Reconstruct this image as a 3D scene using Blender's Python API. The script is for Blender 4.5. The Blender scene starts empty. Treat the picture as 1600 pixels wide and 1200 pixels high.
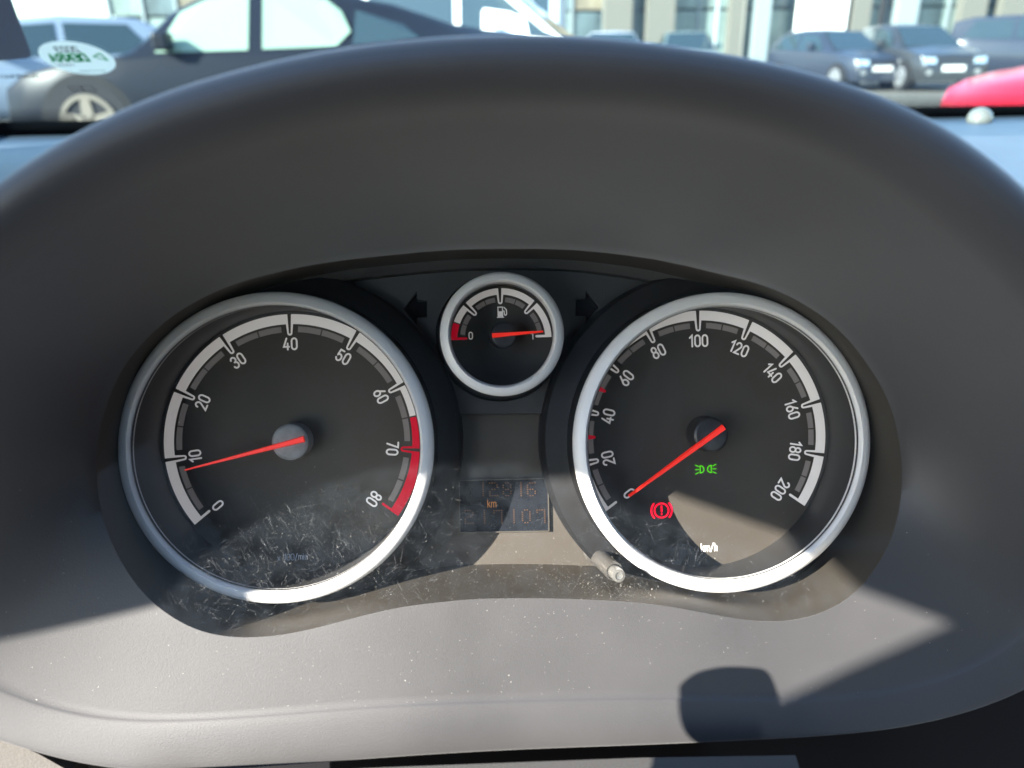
import bpy, bmesh, math, random
from math import sin, cos, pi, radians, atan2, sqrt
from mathutils import Vector, Matrix
import numpy as np
random.seed(7)
S = bpy.context.scene
COL = S.collection
# ------------------------------------------------------------------ camera
ZC = 0.92                      # height of the camera above the car park
F = 1200.0                     # focal length in pixels of the 1600 x 1200 photograph
CAM = Vector((0, 0, ZC))
cd = bpy.data.cameras.new('camera'); cam = bpy.data.objects.new('camera', cd); COL.objects.link(cam)
cd.sensor_width = 36; cd.lens = 27; cd.clip_start = 0.01; cd.clip_end = 2000
RM = Matrix.Rotation(radians(-2.62), 3, 'Z') @ Matrix.Rotation(radians(90 - 23.2), 3, 'X') @ Matrix.Rotation(radians(-0.9), 3, 'Z')
cam.matrix_world = Matrix.Translation(CAM) @ RM.to_4x4()
cd.dof.use_dof = True; cd.dof.focus_distance = 0.262; cd.dof.aperture_fstop = 11.5
S.camera = cam
# ------------------------------------------------------------------ frame of the instrument cluster
D = 0.26
def ray(px, py): return RM @ Vector(((px - 800) / F, (600 - py) / F, -1))
dn = ray(745, 587).normalized()
W = -dn; U = Vector((0, 0, 1)).cross(W).normalized(); V = W.cross(U)
O = CAM + dn * D
MC = Matrix((U, V, W)).transposed().to_4x4(); MC.translation = O
def P(px, py, w):
    d = ray(px, py); t = ((O - CAM).dot(W) + w) / d.dot(W); X = CAM + t * d - O
    return Vector((X.dot(U), X.dot(V), w))
def A(px, py, Y):              # the point at distance Y ahead that a line of sight meets
    d = ray(px, py); return CAM + d * (Y / d.y)
LL = Vector((1.19, -0.33, -1.0)).normalized()
L = (U * LL.x + V * LL.y + W * LL.z).normalized()          # the way sunlight travels
# ------------------------------------------------------------------ light
S.view_settings.view_transform = 'Standard'; S.view_settings.look = 'None'
S.view_settings.exposure = 2.65; S.view_settings.gamma = 1
wd = bpy.data.worlds.new('World'); S.world = wd; wd.use_nodes = True
nt = wd.node_tree; bg = nt.nodes['Background']
sky = nt.nodes.new('ShaderNodeTexSky'); sky.sky_type = 'NISHITA'; sky.sun_disc = False
sky.sun_elevation = math.asin(-L.z); sky.sun_rotation = atan2(-L.x, -L.y)
sky.ozone_density = 1.7; sky.dust_density = 0.3   # clear air
nt.links.new(sky.outputs[0], bg.inputs[0]); bg.inputs[1].default_value = 0.13
sl = bpy.data.lights.new('sun', 'SUN'); sl.energy = 5.0; sl.angle = radians(0.4); sl.color = (1.0, 0.93, 0.83)
so = bpy.data.objects.new('sun', sl); COL.objects.link(so)
so.rotation_euler = L.to_track_quat('-Z', 'Y').to_euler(); so.location = (-3, -3, 4)
# ------------------------------------------------------------------ helpers
def tag(o, label=None, cat=None, group=None, kind=None):
    for k, v in (('label', label), ('category', cat), ('group', group), ('kind', kind)):
        if v: o[k] = v
    return o
def empty(name, loc=(0, 0, 0), rz=0):
    o = bpy.data.objects.new(name, None); COL.objects.link(o); o.location = loc; o.rotation_euler = (0, 0, rz)
    o.empty_display_size = 0.01; return o
def mesh(name, vs, fs, mat, parent=None, smooth=False):
    me = bpy.data.meshes.new(name); me.from_pydata([tuple(v) for v in vs], [], fs); me.validate()
    me.materials.append(mat)
    if smooth: me.polygons.foreach_set('use_smooth', [True] * len(me.polygons))
    o = bpy.data.objects.new(name, me); COL.objects.link(o)
    if parent: o.parent = parent
    return o
class MB:
    def __init__(s): s.v = []; s.f = []
    def add(s, vs, fs):
        n = len(s.v); s.v += [Vector(v) for v in vs]; s.f += [tuple(i + n for i in f) for f in fs]; return s
    def box(s, a, b):
        x0, y0, z0 = a; x1, y1, z1 = b
        return s.add([(x0,y0,z0),(x1,y0,z0),(x1,y1,z0),(x0,y1,z0),(x0,y0,z1),(x1,y0,z1),(x1,y1,z1),(x0,y1,z1)],
                     [(0,3,2,1),(4,5,6,7),(0,1,5,4),(1,2,6,5),(2,3,7,6),(3,0,4,7)])
    def prism(s, poly, axis_pts):          # poly of 3D points, offset vector
        n = len(poly); off = Vector(axis_pts)
        vs = [Vector(p) for p in poly] + [Vector(p) + off for p in poly]
        return s.add(vs, [tuple(range(n))[::-1], tuple(range(n, 2*n))] + [(i, (i+1) % n, (i+1) % n + n, i + n) for i in range(n)])
    def build(s, name, mat, parent=None, smooth=False): 
        o = mesh(name, s.v, s.f, mat, parent, smooth)
        bm = bmesh.new(); bm.from_mesh(o.data); bmesh.ops.recalc_face_normals(bm, faces=bm.faces); bm.to_mesh(o.data); bm.free()
        return o
def sharp(o, deg=35):
    me = o.data
    me.polygons.foreach_set('use_smooth', [True] * len(me.polygons))
    me.set_sharp_from_angle(angle=radians(deg)); return o
def lathe(name, prof, mat, parent, c=(0, 0), n=128, deg=30):      # prof of (radius, w), axis along local z
    vs = []; fs = []
    m = len(prof)
    for i in range(n):
        a = 2 * pi * i / n
        for r, w in prof: vs.append((c[0] + r * cos(a), c[1] + r * sin(a), w))
    for i in range(n):
        j = (i + 1) % n
        for k in range(m - 1):
            fs.append((i*m+k, j*m+k, j*m+k+1, i*m+k+1))
    if prof[0][0] > 1e-6 and prof[0][0] < 0: pass
    o = mesh(name, vs, fs, mat, parent)
    bm = bmesh.new(); bm.from_mesh(o.data); bmesh.ops.remove_doubles(bm, verts=bm.verts, dist=1e-7)
    bmesh.ops.recalc_face_normals(bm, faces=bm.faces); bm.to_mesh(o.data); bm.free()
    return sharp(o, deg)
# ---- materials
def pm(name, col, rough=0.5, spec=0.5, metal=0.0, bump=0, bscale=1000, var=0.0, vscale=40, emit=None, es=0, coat=0, sheen=0, rvar=0.0):
    m = bpy.data.materials.new(name); m.use_nodes = True; t = m.node_tree; b = t.nodes['Principled BSDF']
    b.inputs['Base Color'].default_value = (*col, 1); b.inputs['Roughness'].default_value = rough
    b.inputs['Specular IOR Level'].default_value = spec; b.inputs['Metallic'].default_value = metal
    b.inputs['Coat Weight'].default_value = coat; b.inputs['Sheen Weight'].default_value = sheen
    tc = t.nodes.new('ShaderNodeTexCoord')
    if var or rvar:
        n = t.nodes.new('ShaderNodeTexNoise'); n.inputs['Scale'].default_value = vscale; n.inputs['Detail'].default_value = 6
        t.links.new(tc.outputs['Object'], n.inputs['Vector'])
        if var:
            mr = t.nodes.new('ShaderNodeMapRange'); mr.inputs['From Min'].default_value = 0.3; mr.inputs['From Max'].default_value = 0.7
            mr.inputs['To Min'].default_value = 1 - var; mr.inputs['To Max'].default_value = 1 + var
            t.links.new(n.outputs['Fac'], mr.inputs['Value'])
            mx = t.nodes.new('ShaderNodeVectorMath'); mx.operation = 'SCALE'; mx.inputs[0].default_value = col
            t.links.new(mr.outputs[0], mx.inputs['Scale']); t.links.new(mx.outputs[0], b.inputs['Base Color'])
        if rvar:
            mr2 = t.nodes.new('ShaderNodeMapRange'); mr2.inputs['From Min'].default_value = 0.3; mr2.inputs['From Max'].default_value = 0.7
            mr2.inputs['To Min'].default_value = rough - rvar; mr2.inputs['To Max'].default_value = rough + rvar
            t.links.new(n.outputs['Fac'], mr2.inputs['Value']); t.links.new(mr2.outputs[0], b.inputs['Roughness'])
    if bump:
        n2 = t.nodes.new('ShaderNodeTexNoise'); n2.inputs['Scale'].default_value = bscale; n2.inputs['Detail'].default_value = 3
        bp = t.nodes.new('ShaderNodeBump'); bp.inputs['Strength'].default_value = bump; bp.inputs['Distance'].default_value = 0.3 / bscale
        t.links.new(tc.outputs['Object'], n2.inputs['Vector']); t.links.new(n2.outputs['Fac'], bp.inputs['Height'])
        t.links.new(bp.outputs[0], b.inputs['Normal'])
    if emit: b.inputs['Emission Color'].default_value = (*emit, 1); b.inputs['Emission Strength'].default_value = es
    return m
def glassy(name, tint, gloss=1.0, dust=0.0, dust_col=(0.6, 0.6, 0.6), rough=0.0, dscale=30):
    """thin clear sheet: transparent, mirror by Fresnel, and a film of dust"""
    m = bpy.data.materials.new(name); m.use_nodes = True; t = m.node_tree; t.nodes.clear()
    out = t.nodes.new('ShaderNodeOutputMaterial'); tr = t.nodes.new('ShaderNodeBsdfTransparent'); tr.inputs[0].default_value = (*tint, 1)
    gl = t.nodes.new('ShaderNodeBsdfGlossy'); gl.inputs['Roughness'].default_value = rough
    fr = t.nodes.new('ShaderNodeFresnel'); fr.inputs[0].default_value = 1.45
    mu = t.nodes.new('ShaderNodeMath'); mu.operation = 'MULTIPLY'; mu.inputs[1].default_value = gloss; mu.use_clamp = True
    mx = t.nodes.new('ShaderNodeMixShader'); t.links.new(fr.outputs[0], mu.inputs[0]); t.links.new(mu.outputs[0], mx.inputs[0])
    t.links.new(tr.outputs[0], mx.inputs[1]); t.links.new(gl.outputs[0], mx.inputs[2]); last = mx
    if dust:
        df = t.nodes.new('ShaderNodeBsdfDiffuse'); df.inputs[0].default_value = (*dust_col, 1)
        tl = t.nodes.new('ShaderNodeBsdfTranslucent'); tl.inputs[0].default_value = (*dust_col, 1)
        ad = t.nodes.new('ShaderNodeMixShader'); t.links.new(df.outputs[0], ad.inputs[1]); t.links.new(tl.outputs[0], ad.inputs[2])
        n = t.nodes.new('ShaderNodeTexNoise'); n.inputs['Scale'].default_value = dscale; n.inputs['Detail'].default_value = 8
        tc = t.nodes.new('ShaderNodeTexCoord'); t.links.new(tc.outputs['Object'], n.inputs['Vector'])
        mr = t.nodes.new('ShaderNodeMapRange'); mr.inputs['From Min'].default_value = .3; mr.inputs['From Max'].default_value = .75
        mr.inputs['To Min'].default_value = dust * 0.4; mr.inputs['To Max'].default_value = dust * 1.8
        t.links.new(n.outputs['Fac'], mr.inputs['Value'])
        m2 = t.nodes.new('ShaderNodeMixShader'); t.links.new(mr.outputs[0], m2.inputs[0])
        t.links.new(mx.outputs[0], m2.inputs[1]); t.links.new(ad.outputs[0], m2.inputs[2]); last = m2
    t.links.new(last.outputs[0], out.inputs[0]); return m
M = {}
M['hood'] = pm('grained_grey_plastic', (0.025, 0.025, 0.027), 0.55, 0.60, bump=0.42, bscale=2500, var=0.12, vscale=22, sheen=0.32, rvar=0.07)
M['dash'] = pm('grained_dashboard_plastic', (0.05, 0.075, 0.105), 0.42, 0.5, bump=0.25, bscale=1800, var=0.08)  # blue of the reflected sky put into the base colour
M['mask'] = pm('black_cluster_plastic', (0.016, 0.0145, 0.0125), 0.6, 1.0, bump=0.2, bscale=3000, var=0.08, vscale=200)
M['panel'] = pm('grained_black_plastic', (0.032, 0.031, 0.030), 0.55, 0.5, bump=0.6, bscale=2200)
M['face'] = pm('dial_film', (0.012, 0.011, 0.010), 0.72, 1.0, bump=0.35, bscale=3000, var=0.12, vscale=1500)
for k_ in ('mask', 'face'):
    b_ = M[k_].node_tree.nodes['Principled BSDF']; b_.inputs['IOR'].default_value = 1.6; b_.inputs['Specular Tint'].default_value = (1.0, 0.90, 0.76, 1)
M['collar'] = pm('black_collar_plastic', (0.008, 0.008, 0.0085), 0.5, 0.25, bump=0.3, bscale=2200)
M['ghostline'] = pm('grey_arc_ghost', (0.06, 0.058, 0.055), 0.5, 0.4)
M['recess'] = pm('matt_black_recess', (0.008, 0.008, 0.009), 0.8, 0.1)
M['wall'] = pm('dial_wall_plastic', (0.025, 0.025, 0.025), 0.55, 0.6)
M['ring'] = pm('satin_silver_ring', (0.74, 0.735, 0.72), 0.42, 0.5, metal=0.05, bump=0.12, bscale=4000)
M['print'] = pm('white_dial_print', (0.72, 0.69, 0.66), 0.6, 0.2, emit=(1.0, 0.92, 0.86), es=0.035)   # backlit: the side lights are on
M['printgrey'] = pm('grey_dial_print', (0.20, 0.18, 0.165), 0.6, 0.2, emit=(1.0, 0.9, 0.85), es=0.007)
M['printdim'] = pm('dim_grey_print', (0.55, 0.55, 0.55), 0.6, 0.2)
M['printred'] = pm('red_dial_print', (0.62, 0.008, 0.03), 0.6, 0.2, emit=(1.0, 0.0, 0.03), es=0.03)
M['needle'] = pm('red_needle', (0.85, 0.02, 0.012), 0.4, 0.5, emit=(1, 0.03, 0.01), es=0.07)
M['cap'] = pm('needle_cap_plastic', (0.022, 0.022, 0.024), 0.35, 0.5, bump=0.1, bscale=1500)
M['capgrey'] = pm('lit_grey_cap', (0.25, 0.25, 0.25), 0.5, 0.5, bump=0.1, bscale=500, var=0.2, vscale=300)  # lighter copy of the cap: the light falling on it is painted in
M['lcd'] = pm('display_glass', (0.012, 0.014, 0.018), 0.12, 0.5, var=0.2, vscale=300)
M['lcdink'] = pm('amber_pixels', (0.05, 0.028, 0.018), 0.5, 0.2, emit=(0.75, 0.30, 0.08), es=0.012)
M['lcdbright'] = pm('amber_legend', (0.14, 0.06, 0.02), 0.5, 0.2, emit=(0.85, 0.35, 0.10), es=0.05)
M['green'] = pm('green_lamp', (0.02, 0.2, 0.01), 0.5, 0.2, emit=(0.12, 0.75, 0.01), es=0.14)
M['redlamp'] = pm('red_lamp', (0.4, 0.01, 0.03), 0.5, 0.2, emit=(1.0, 0.005, 0.03), es=0.24)
M['rod'] = pm('translucent_grey_rod', (0.055, 0.052, 0.047), 0.35, 0.5, coat=0.1)
M['tip'] = pm('pale_grey_button', (0.11, 0.108, 0.10), 0.25, 0.6, coat=0.3)
M['lens'] = glassy('clear_cover', (0.97, 0.97, 0.97), 0.10, 0.018, (0.42, 0.52, 0.64), 0.02, 200)
M['scratch'] = pm('scratch_edges', (0.23, 0.24, 0.255), 0.45, 0.5, var=0.95, vscale=500)
M['dust'] = pm('dust_specks', (0.42, 0.41, 0.38), 0.7, 0.3, var=0.8, vscale=900)
# ------------------------------------------------------------------ flat print: strokes and arcs (all in cluster coordinates)
def arc(cx, cy, r, a0, a1, n=14, ry=None):
    ry = ry or r
    return [(cx + r * cos(radians(a0 + (a1 - a0) * i / n)), cy + ry * sin(radians(a0 + (a1 - a0) * i / n))) for i in range(n + 1)]
G = {   # unit glyphs, height 1
 '0': (.5, [arc(.25, .72, .25, 0, 180, ry=.28) + arc(.25, .28, .25, 180, 360, ry=.28) + [(.5, .72)]]),
 '1': (.3, [[(.02, .78), (.25, 1), (.25, 0)]]),
 '2': (.5, [arc(.25, .74, .24, 175, -25, ry=.26) + [(.02, 0), (.5, 0)]]),
 '3': (.5, [arc(.25, .76, .23, 165, -90, ry=.24) , arc(.25, .27, .25, 90, -165, ry=.27)]),
 '4': (.52, [[(.28, 1), (.0, .25), (.52, .25)], [(.38, .55), (.38, 0)]]),
 '5': (.5, [[(.46, 1), (.08, 1), (.05, .52)] + arc(.25, .3, .25, 140, -160, ry=.3)]),
 '6': (.5, [[(.40, 1), (.12, .52)] + arc(.25, .29, .25, 160, 510, ry=.29)]),
 '7': (.48, [[(0, 1), (.48, 1), (.17, 0)]]),
 '8': (.5, [arc(.25, .76, .215, -90, 270, 22, ry=.24), arc(.25, .27, .25, -90, 270, 22, ry=.27)]),
 'x': (.4, [[(0, .6), (.36, 0)], [(.36, .6), (0, 0)]]), '/': (.4, [[(0, -.08), (.36, 1.02)]]),
 'm': (.62, [[(0, 0), (0, .68)], [(0, .55)] + arc(.15, .53, .15, 150, 0, 6) + [(.3, 0)], [(.3, .55)] + arc(.45, .53, .15, 150, 0, 6) + [(.6, 0)]]),
 'i': (.1, [[(0, 0), (0, .68)], [(0, .88), (0, .95)]]),
 'n': (.32, [[(0, 0), (0, .68)], [(0, .55)] + arc(.15, .53, .15, 150, 0, 6) + [(.3, 0)]]),
 'k': (.34, [[(0, 0), (0, 1)], [(.3, .68), (.02, .32)], [(.12, .42), (.33, 0)]]),
 'h': (.32, [[(0, 0), (0, 1)], [(0, .55)] + arc(.15, .53, .15, 150, 0, 6) + [(.3, 0)]]),
 'D': (.55, [[(0, 0), (0, 1), (.2, 1)] + arc(.22, .5, .33, 85, -85, ry=.5) + [(0, 0)]]),
 'E': (.5, [[(.48, 1), (0, 1), (0, 0), (.48, 0)], [(0, .5), (.4, .5)]]),
 'K': (.52, [[(0, 0), (0, 1)], [(.5, 1), (.02, .42)], [(.16, .58), (.52, 0)]]),
 'R': (.52, [[(0, 0), (0, 1), (.25, 1)] + arc(.26, .76, .24, 80, -80, ry=.24) + [(0, .5)], [(.28, .5), (.52, 0)]]),
 'A': (.56, [[(0, 0), (.28, 1), (.56, 0)], [(.1, .32), (.46, .32)]]),
 'G': (.52, [arc(.27, .5, .26, 50, 330, ry=.5) + [(.5, .48), (.3, .48)]]),
 'U': (.5, [[(0, 1), (0, .3)] + arc(.25, .27, .25, 180, 360, ry=.27) + [(.5, 1)]]),
 'I': (.08, [[(.04, 0), (.04, 1)]]), 'N': (.52, [[(0, 0), (0, 1), (.52, 0), (.52, 1)]]),
 ' ': (.3, []),
}
def stroke(mb, pts, th, xf, w):
    """one pen stroke of width th as a flat ribbon with round ends"""
    pts = [Vector((p[0], p[1])) for p in pts]; q = [pts[0]]
    for p in pts[1:]:
        if (p - q[-1]).length > 1e-6 * 1: q.append(p)
    pts = q; h = th / 2; n = len(pts); Ls = []; Rs = []
    closed = n > 3 and (pts[0] - pts[-1]).length < 1e-4
    for i in range(n):
        if closed: d0 = (pts[i] - pts[i-1 if i else n-2]); d1 = (pts[i+1 if i < n-1 else 1] - pts[i])
        else: d0 = pts[i] - pts[i-1] if i else pts[1] - pts[0]; d1 = pts[i+1] - pts[i] if i < n-1 else pts[-1] - pts[-2]
        d0 = d0.normalized(); d1 = d1.normalized(); t = d0 + d1
        t = t.normalized() if t.length > 1e-6 else d0
        nn = Vector((-t.y, t.x)); s = h / max(0.45, nn.dot(Vector((-d1.y, d1.x))))
        Ls.append(pts[i] + nn * s); Rs.append(pts[i] - nn * s)
    b = len(mb.v); vs = []
    for a, c in zip(Ls, Rs): vs += [a, c]
    fs = [(2*i, 2*i+1, 2*i+3, 2*i+2) for i in range(n - 1)]
    if not closed:
        for e, (c, d) in enumerate(((pts[0], pts[0] - pts[1]), (pts[-1], pts[-1] - pts[-2]))):
            a0 = atan2(d.y, d.x); k = len(vs)
            for j in range(7):
                a = a0 - pi/2 + pi * j / 6; vs.append(c + Vector((cos(a), sin(a))) * h)
            fs.append(tuple(range(k, k + 7)))
    mb.add([(*xf(v), w) for v in vs], fs)
def text(name, s, c, h, th, rot, mat, parent, w, gap=.17, slant=0, mirror=False, mb=None, wide=1.0):
    adv = []; x = 0
    for ch in s: adv.append(x); x += G[ch][0] * wide + gap
    x -= gap; own = mb is None; mb = mb or MB(); ca, sa = cos(rot), sin(rot); k = 0
    for ch, ax in zip(s, adv):
        for st in G[ch][1]:
            def xf(p, ax=ax):
                u, v = (p.x * 1.0 - x/2) * h, (p.y - .5) * h
                if mirror: u = -u
                return (c[0] + u * ca - v * sa, c[1] + u * sa + v * ca)
            k += 1; pts = [(px * wide + ax + slant * py, py) for px, py in st]
            stroke(mb, pts, th / h, xf, w + 0.000015 * (k % 7))
    if own: return mb.build(name, mat, parent)
def sector(name, c, r0, r1, a0, a1, mat, parent, w, n=None):
    """annular sector, angles in degrees clockwise from straight up"""
    n = n or max(3, int(abs(a1 - a0) / 2)); vs = []
    for i in range(n + 1):
        a = radians(a0 + (a1 - a0) * i / n)
        vs += [(c[0] + r0 * sin(a), c[1] + r0 * cos(a), w), (c[0] + r1 * sin(a), c[1] + r1 * cos(a), w)]
    return mesh(name, vs, [(2*i, 2*i+1, 2*i+3, 2*i+2) for i in range(n)], mat, parent)
def pol(c, r, a, t=0.0):      # point at radius r, clockwise angle a (degrees), sideways t
    a = radians(a); return (c[0] + r * sin(a) + t * cos(a), c[1] + r * cos(a) - t * sin(a))
def poly(name, pts, mat, parent, w): return mesh(name, [(p[0], p[1], w) for p in pts], [tuple(range(len(pts)))], mat, parent)

# ------------------------------------------------------------------ outlines
def closed_curve(pts, n=360, sigma=1.6, centre=(780, 650)):
    q = []; m_ = len(pts); pa = [np.array(p, float) for p in pts]
    for i in range(m_):                          # round the corners of the outline before sampling it
        p0, p1, p2, p3 = pa[i-1], pa[i], pa[(i+1) % m_], pa[(i+2) % m_]
        for k in range(8):
            t = k / 8; q.append(tuple(0.5 * (2*p1 + (p2 - p0)*t + (2*p0 - 5*p1 + 4*p2 - p3)*t*t + (3*p1 - p0 - 3*p2 + p3)*t**3)))
    pts = q
    a = np.array([atan2(-(y - centre[1]), x - centre[0]) for x, y in pts]); r = np.array([math.hypot(x - centre[0], y - centre[1]) for x, y in pts])
    o = np.argsort(a); a = a[o]; r = r[o]
    t = np.linspace(-pi, pi, n, endpoint=False)
    rr = np.interp(t, np.concatenate([a - 2*pi, a, a + 2*pi]), np.tile(r, 3))
    f = np.fft.rfft(rr); k = np.arange(len(f)); f *= np.exp(-0.5 * (k * radians(sigma)) ** 2)
    rr = np.fft.irfft(f, n)
    return [(centre[0] + q * cos(b), centre[1] - q * sin(b)) for b, q in zip(t, rr)]
C0 = closed_curve([(150,740),(152,690),(160,650),(190,575),(215,545),(250,508),(300,474),(360,446),(425,428),(500,412),(600,400),(700,391),(800,389),(900,391),(1000,402),(1060,413),
    (1130,430),(1180,441),(1230,461),(1270,483),(1315,518),(1355,568),(1385,618),(1402,668),(1410,730),(1411,760),(1406,790),(1395,842),(1360,900),(1335,930),(1290,957),(1250,969),(1212,973),
    (1175,971),(1100,957),(1040,946),(960,939),(850,935),(750,936),(700,940),(625,949),(550,966),(500,980),(450,991),(410,996),(370,997),(320,990),(280,972),(230,935),(190,880),(160,810)], sigma=1.8)
C1 = closed_curve([(780,174),(1000,180),(1200,215),(1300,250),(1400,305),(1500,385),(1600,480),(1680,600),(1710,740),(1690,880),(1600,1000),(1550,1035),(1450,1070),(1300,1091),(1050,1088),(800,1093),
    (600,1101),(400,1116),(200,1127),(100,1116),(0,1078),(-120,1015),(-225,900),(-235,760),(-150,600),(0,450),(112,351),(210,295),(300,258),(400,228),(500,202),(600,186)], sigma=2.5)
C2 = closed_curve([(780,64),(900,66),(1000,75),(1100,90),(1200,108),(1290,132),(1400,172),(1475,212),(1550,265),(1600,315),(1700,430),(1770,560),(1800,740),(1770,920),(1690,1040),(1600,1088),(1500,1122),
    (1400,1142),(1080,1160),(800,1171),(600,1183),(400,1198),(200,1210),(100,1194),(0,1155),(-180,1095),(-310,950),(-320,740),(-240,560),(-100,400),(0,298),(125,222),(200,178),(300,141),(400,114),(500,91),(600,76),(700,67)], sigma=2.0)
def lens_w(v): return 0.034 - 0.1 * v
def on_lens(px, py, d=0.0):
    w = .035
    for _ in range(6): q = P(px, py, w); w = lens_w(q.y) + d
    return P(px, py, w)
def lip_w(v):                 # height of the hood's lip above the dials, at height v of the opening
    return float(np.interp(v, [-.085, -.06, -.024, 0, .03, .06], [.050, .057, .091, .109, .114, .114]))
def on_lip(px, py, d=0.0):
    w = .09
    for _ in range(12): q = P(px, py, w); w = 0.5 * w + 0.5 * (lip_w(q.y) + d)
    return P(px, py, w)
L0 = [on_lens(*p) for p in C0]
L1 = [on_lip(*p, -0.006) for p in C1]
L2 = [on_lip(*p, -0.004) for p in C2]
def smooth_loop(pts, sigma):
    a = np.array([tuple(p) for p in pts]); f = np.fft.rfft(a, axis=0); k = np.arange(len(f))[:, None]
    return [Vector(p) for p in np.fft.irfft(f * np.exp(-0.5 * (k * radians(sigma)) ** 2), len(pts), axis=0)]
L0 = smooth_loop(L0, 1.6); L1 = smooth_loop(L1, 4.0); L2 = smooth_loop(L2, 5.0)
N = len(L0)
# ------------------------------------------------------------------ the hood round the instruments
def hood():
    rings = [[Vector((a.x * 1.004, a.y * 1.004, a.z - .005)) for a in L0]]
    for k in range(13):
        t = k / 12; row = []
        for a, b in zip(L0, L1):
            q = a.lerp(b, t); row.append(q)
        rings.append(row)
    for k in range(1, 11):                       # the rounded lip
        t = pi * k / 10; row = []
        for a, b in zip(L1, L2):
            m = (a + b) / 2; h = (a - b) / 2; f_ = min(1, max(0, (.02 - a.y) / .06)); e_ = 1 - .12 * f_; c_ = cos(t); q = m + h * math.copysign(abs(c_) ** e_, c_); q.z += (0.010 - .0092 * f_) * sin(t) ** e_; row.append(q)
        rings.append(row)
    vs = [v for r in rings for v in r]; K = len(rings)
    # the outer shell runs back towards the windscreen (world axes, turned into cluster axes)
    for s, out in ((0.03, 1.02), (0.09, 1.03), (0.16, 1.02)):
        d = MC.to_3x3().transposed() @ Vector((0, s, -0.25 * s if s > .05 else -0.1 * s))
        for b in L2:
            q = Vector((b.x * out, b.y * out, b.z)) + d; vs.append(q)
        K += 1
    fs = [(k*N+i, k*N+(i+1) % N, (k+1)*N+(i+1) % N, (k+1)*N+i) for k in range(K - 1) for i in range(N)]
    return vs, fs
vs, fs = hood()
hood_o = mesh('instrument_hood', [MC @ v for v in vs], fs, M['hood'], None, True); sharp(hood_o, 55)
tag(hood_o, 'dark grey grained plastic hood arching over and around the instrument dials', 'dashboard hood')
def hood_dust():
    rnd = random.Random(11); m = MB()
    for _ in range(900):
        i = rnd.randrange(N); t = rnd.random(); q = L0[i].lerp(L1[i], t) + (L0[(i+1) % N] - L0[i]) * rnd.random()
        if q.y > -.02 and rnd.random() < .8: continue
        a, b = L0[i], L1[i]; tu = (L0[(i+1) % N] - L0[i]).normalized(); tv = (b - a).normalized(); nn = tu.cross(tv).normalized()
        if nn.z < 0: nn = -nn
        q += nn * .00008; r = rnd.uniform(.00003, .00011) * (1.6 if rnd.random() < .05 else 1); a0 = rnd.uniform(0, 6); k = 5
        m.add([MC @ (q + tu * (r*cos(a0 + 2*pi*j/k)) + tv * (r*rnd.uniform(.4, 1)*sin(a0 + 2*pi*j/k))) for j in range(k)], [tuple(range(k))])
    o = mesh('dust', m.v, m.f, M['dust'], hood_o); o['kind'] = 'stuff'
hood_dust()
# ------------------------------------------------------------------ instrument cluster
cl = empty('instrument_cluster'); cl.matrix_world = MC
tag(cl, 'black instrument cluster with three silver-ringed dials behind a scratched clear cover', 'instrument cluster')
# housing: floor at w = -1 mm and a wall that follows the outline up to the cover
WF = -0.0006
vs = [Vector((p.x, p.y, WF)) for p in L0] + [Vector((p.x, p.y, p.z - 0.0001)) for p in L0]
cen = len(vs); vs.append(Vector((0, -.02, WF)))
fs = [(i, (i+1) % N, (i+1) % N + N, i + N) for i in range(N)] + [(cen, i, (i+1) % N) for i in range(N)]
hs = mesh('housing', vs, fs, M['mask'], cl); sharp(hs, 40)
# small raised bead that follows the upper edge
def offset_curve(pts, d):
    n = len(pts); out = []
    for i in range(n):
        t = (pts[(i+2) % n] - pts[i-2]); nn = Vector((-t.y, t.x, 0)).normalized()
        out.append(Vector((pts[i].x + nn.x * d, pts[i].y + nn.y * d, 0)))
    return out
sgn = 1 if (offset_curve(L0, 1)[N//4] - L0[N//4]).length >= 0 else 1
inn = offset_curve(L0, 0.0028); 
if inn[N*3//4].y > L0[N*3//4].y: inn = offset_curve(L0, -0.0028)
inn2 = offset_curve(L0, 0.0016)
if inn2[N*3//4].y > L0[N*3//4].y: inn2 = offset_curve(L0, -0.0016)
rg = [i for i in range(N) if L0[i].y > 0.006]
rg.sort()
def bead():
    vs = []; fs = []
    for i in rg:
        f = min(1, (L0[i].y - .006) / .012); h = 0.009 * f + .001
        vs += [(L0[i].x*.9995, L0[i].y*.9995, h + .001), (inn2[i].x, inn2[i].y, h), (inn[i].x, inn[i].y, h - 0.001), (inn[i].x, inn[i].y, 0)]
    for k in range(len(rg) - 1):
        for j in range(3): fs.append((4*k+j, 4*k+j+1, 4*k+j+5, 4*k+j+4))
    return vs, fs
vs, fs = bead(); sharp(mesh('rim_bead', vs, fs, M['panel'], cl), 50)

def radius(px, py, w, rp):     # a radius of rp pixels round that pixel, in metres at depth w
    c = P(px, py, w); return ((P(px + rp, py, w) - c).length + (P(px, py - rp, w) - c).length) / 2

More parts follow.
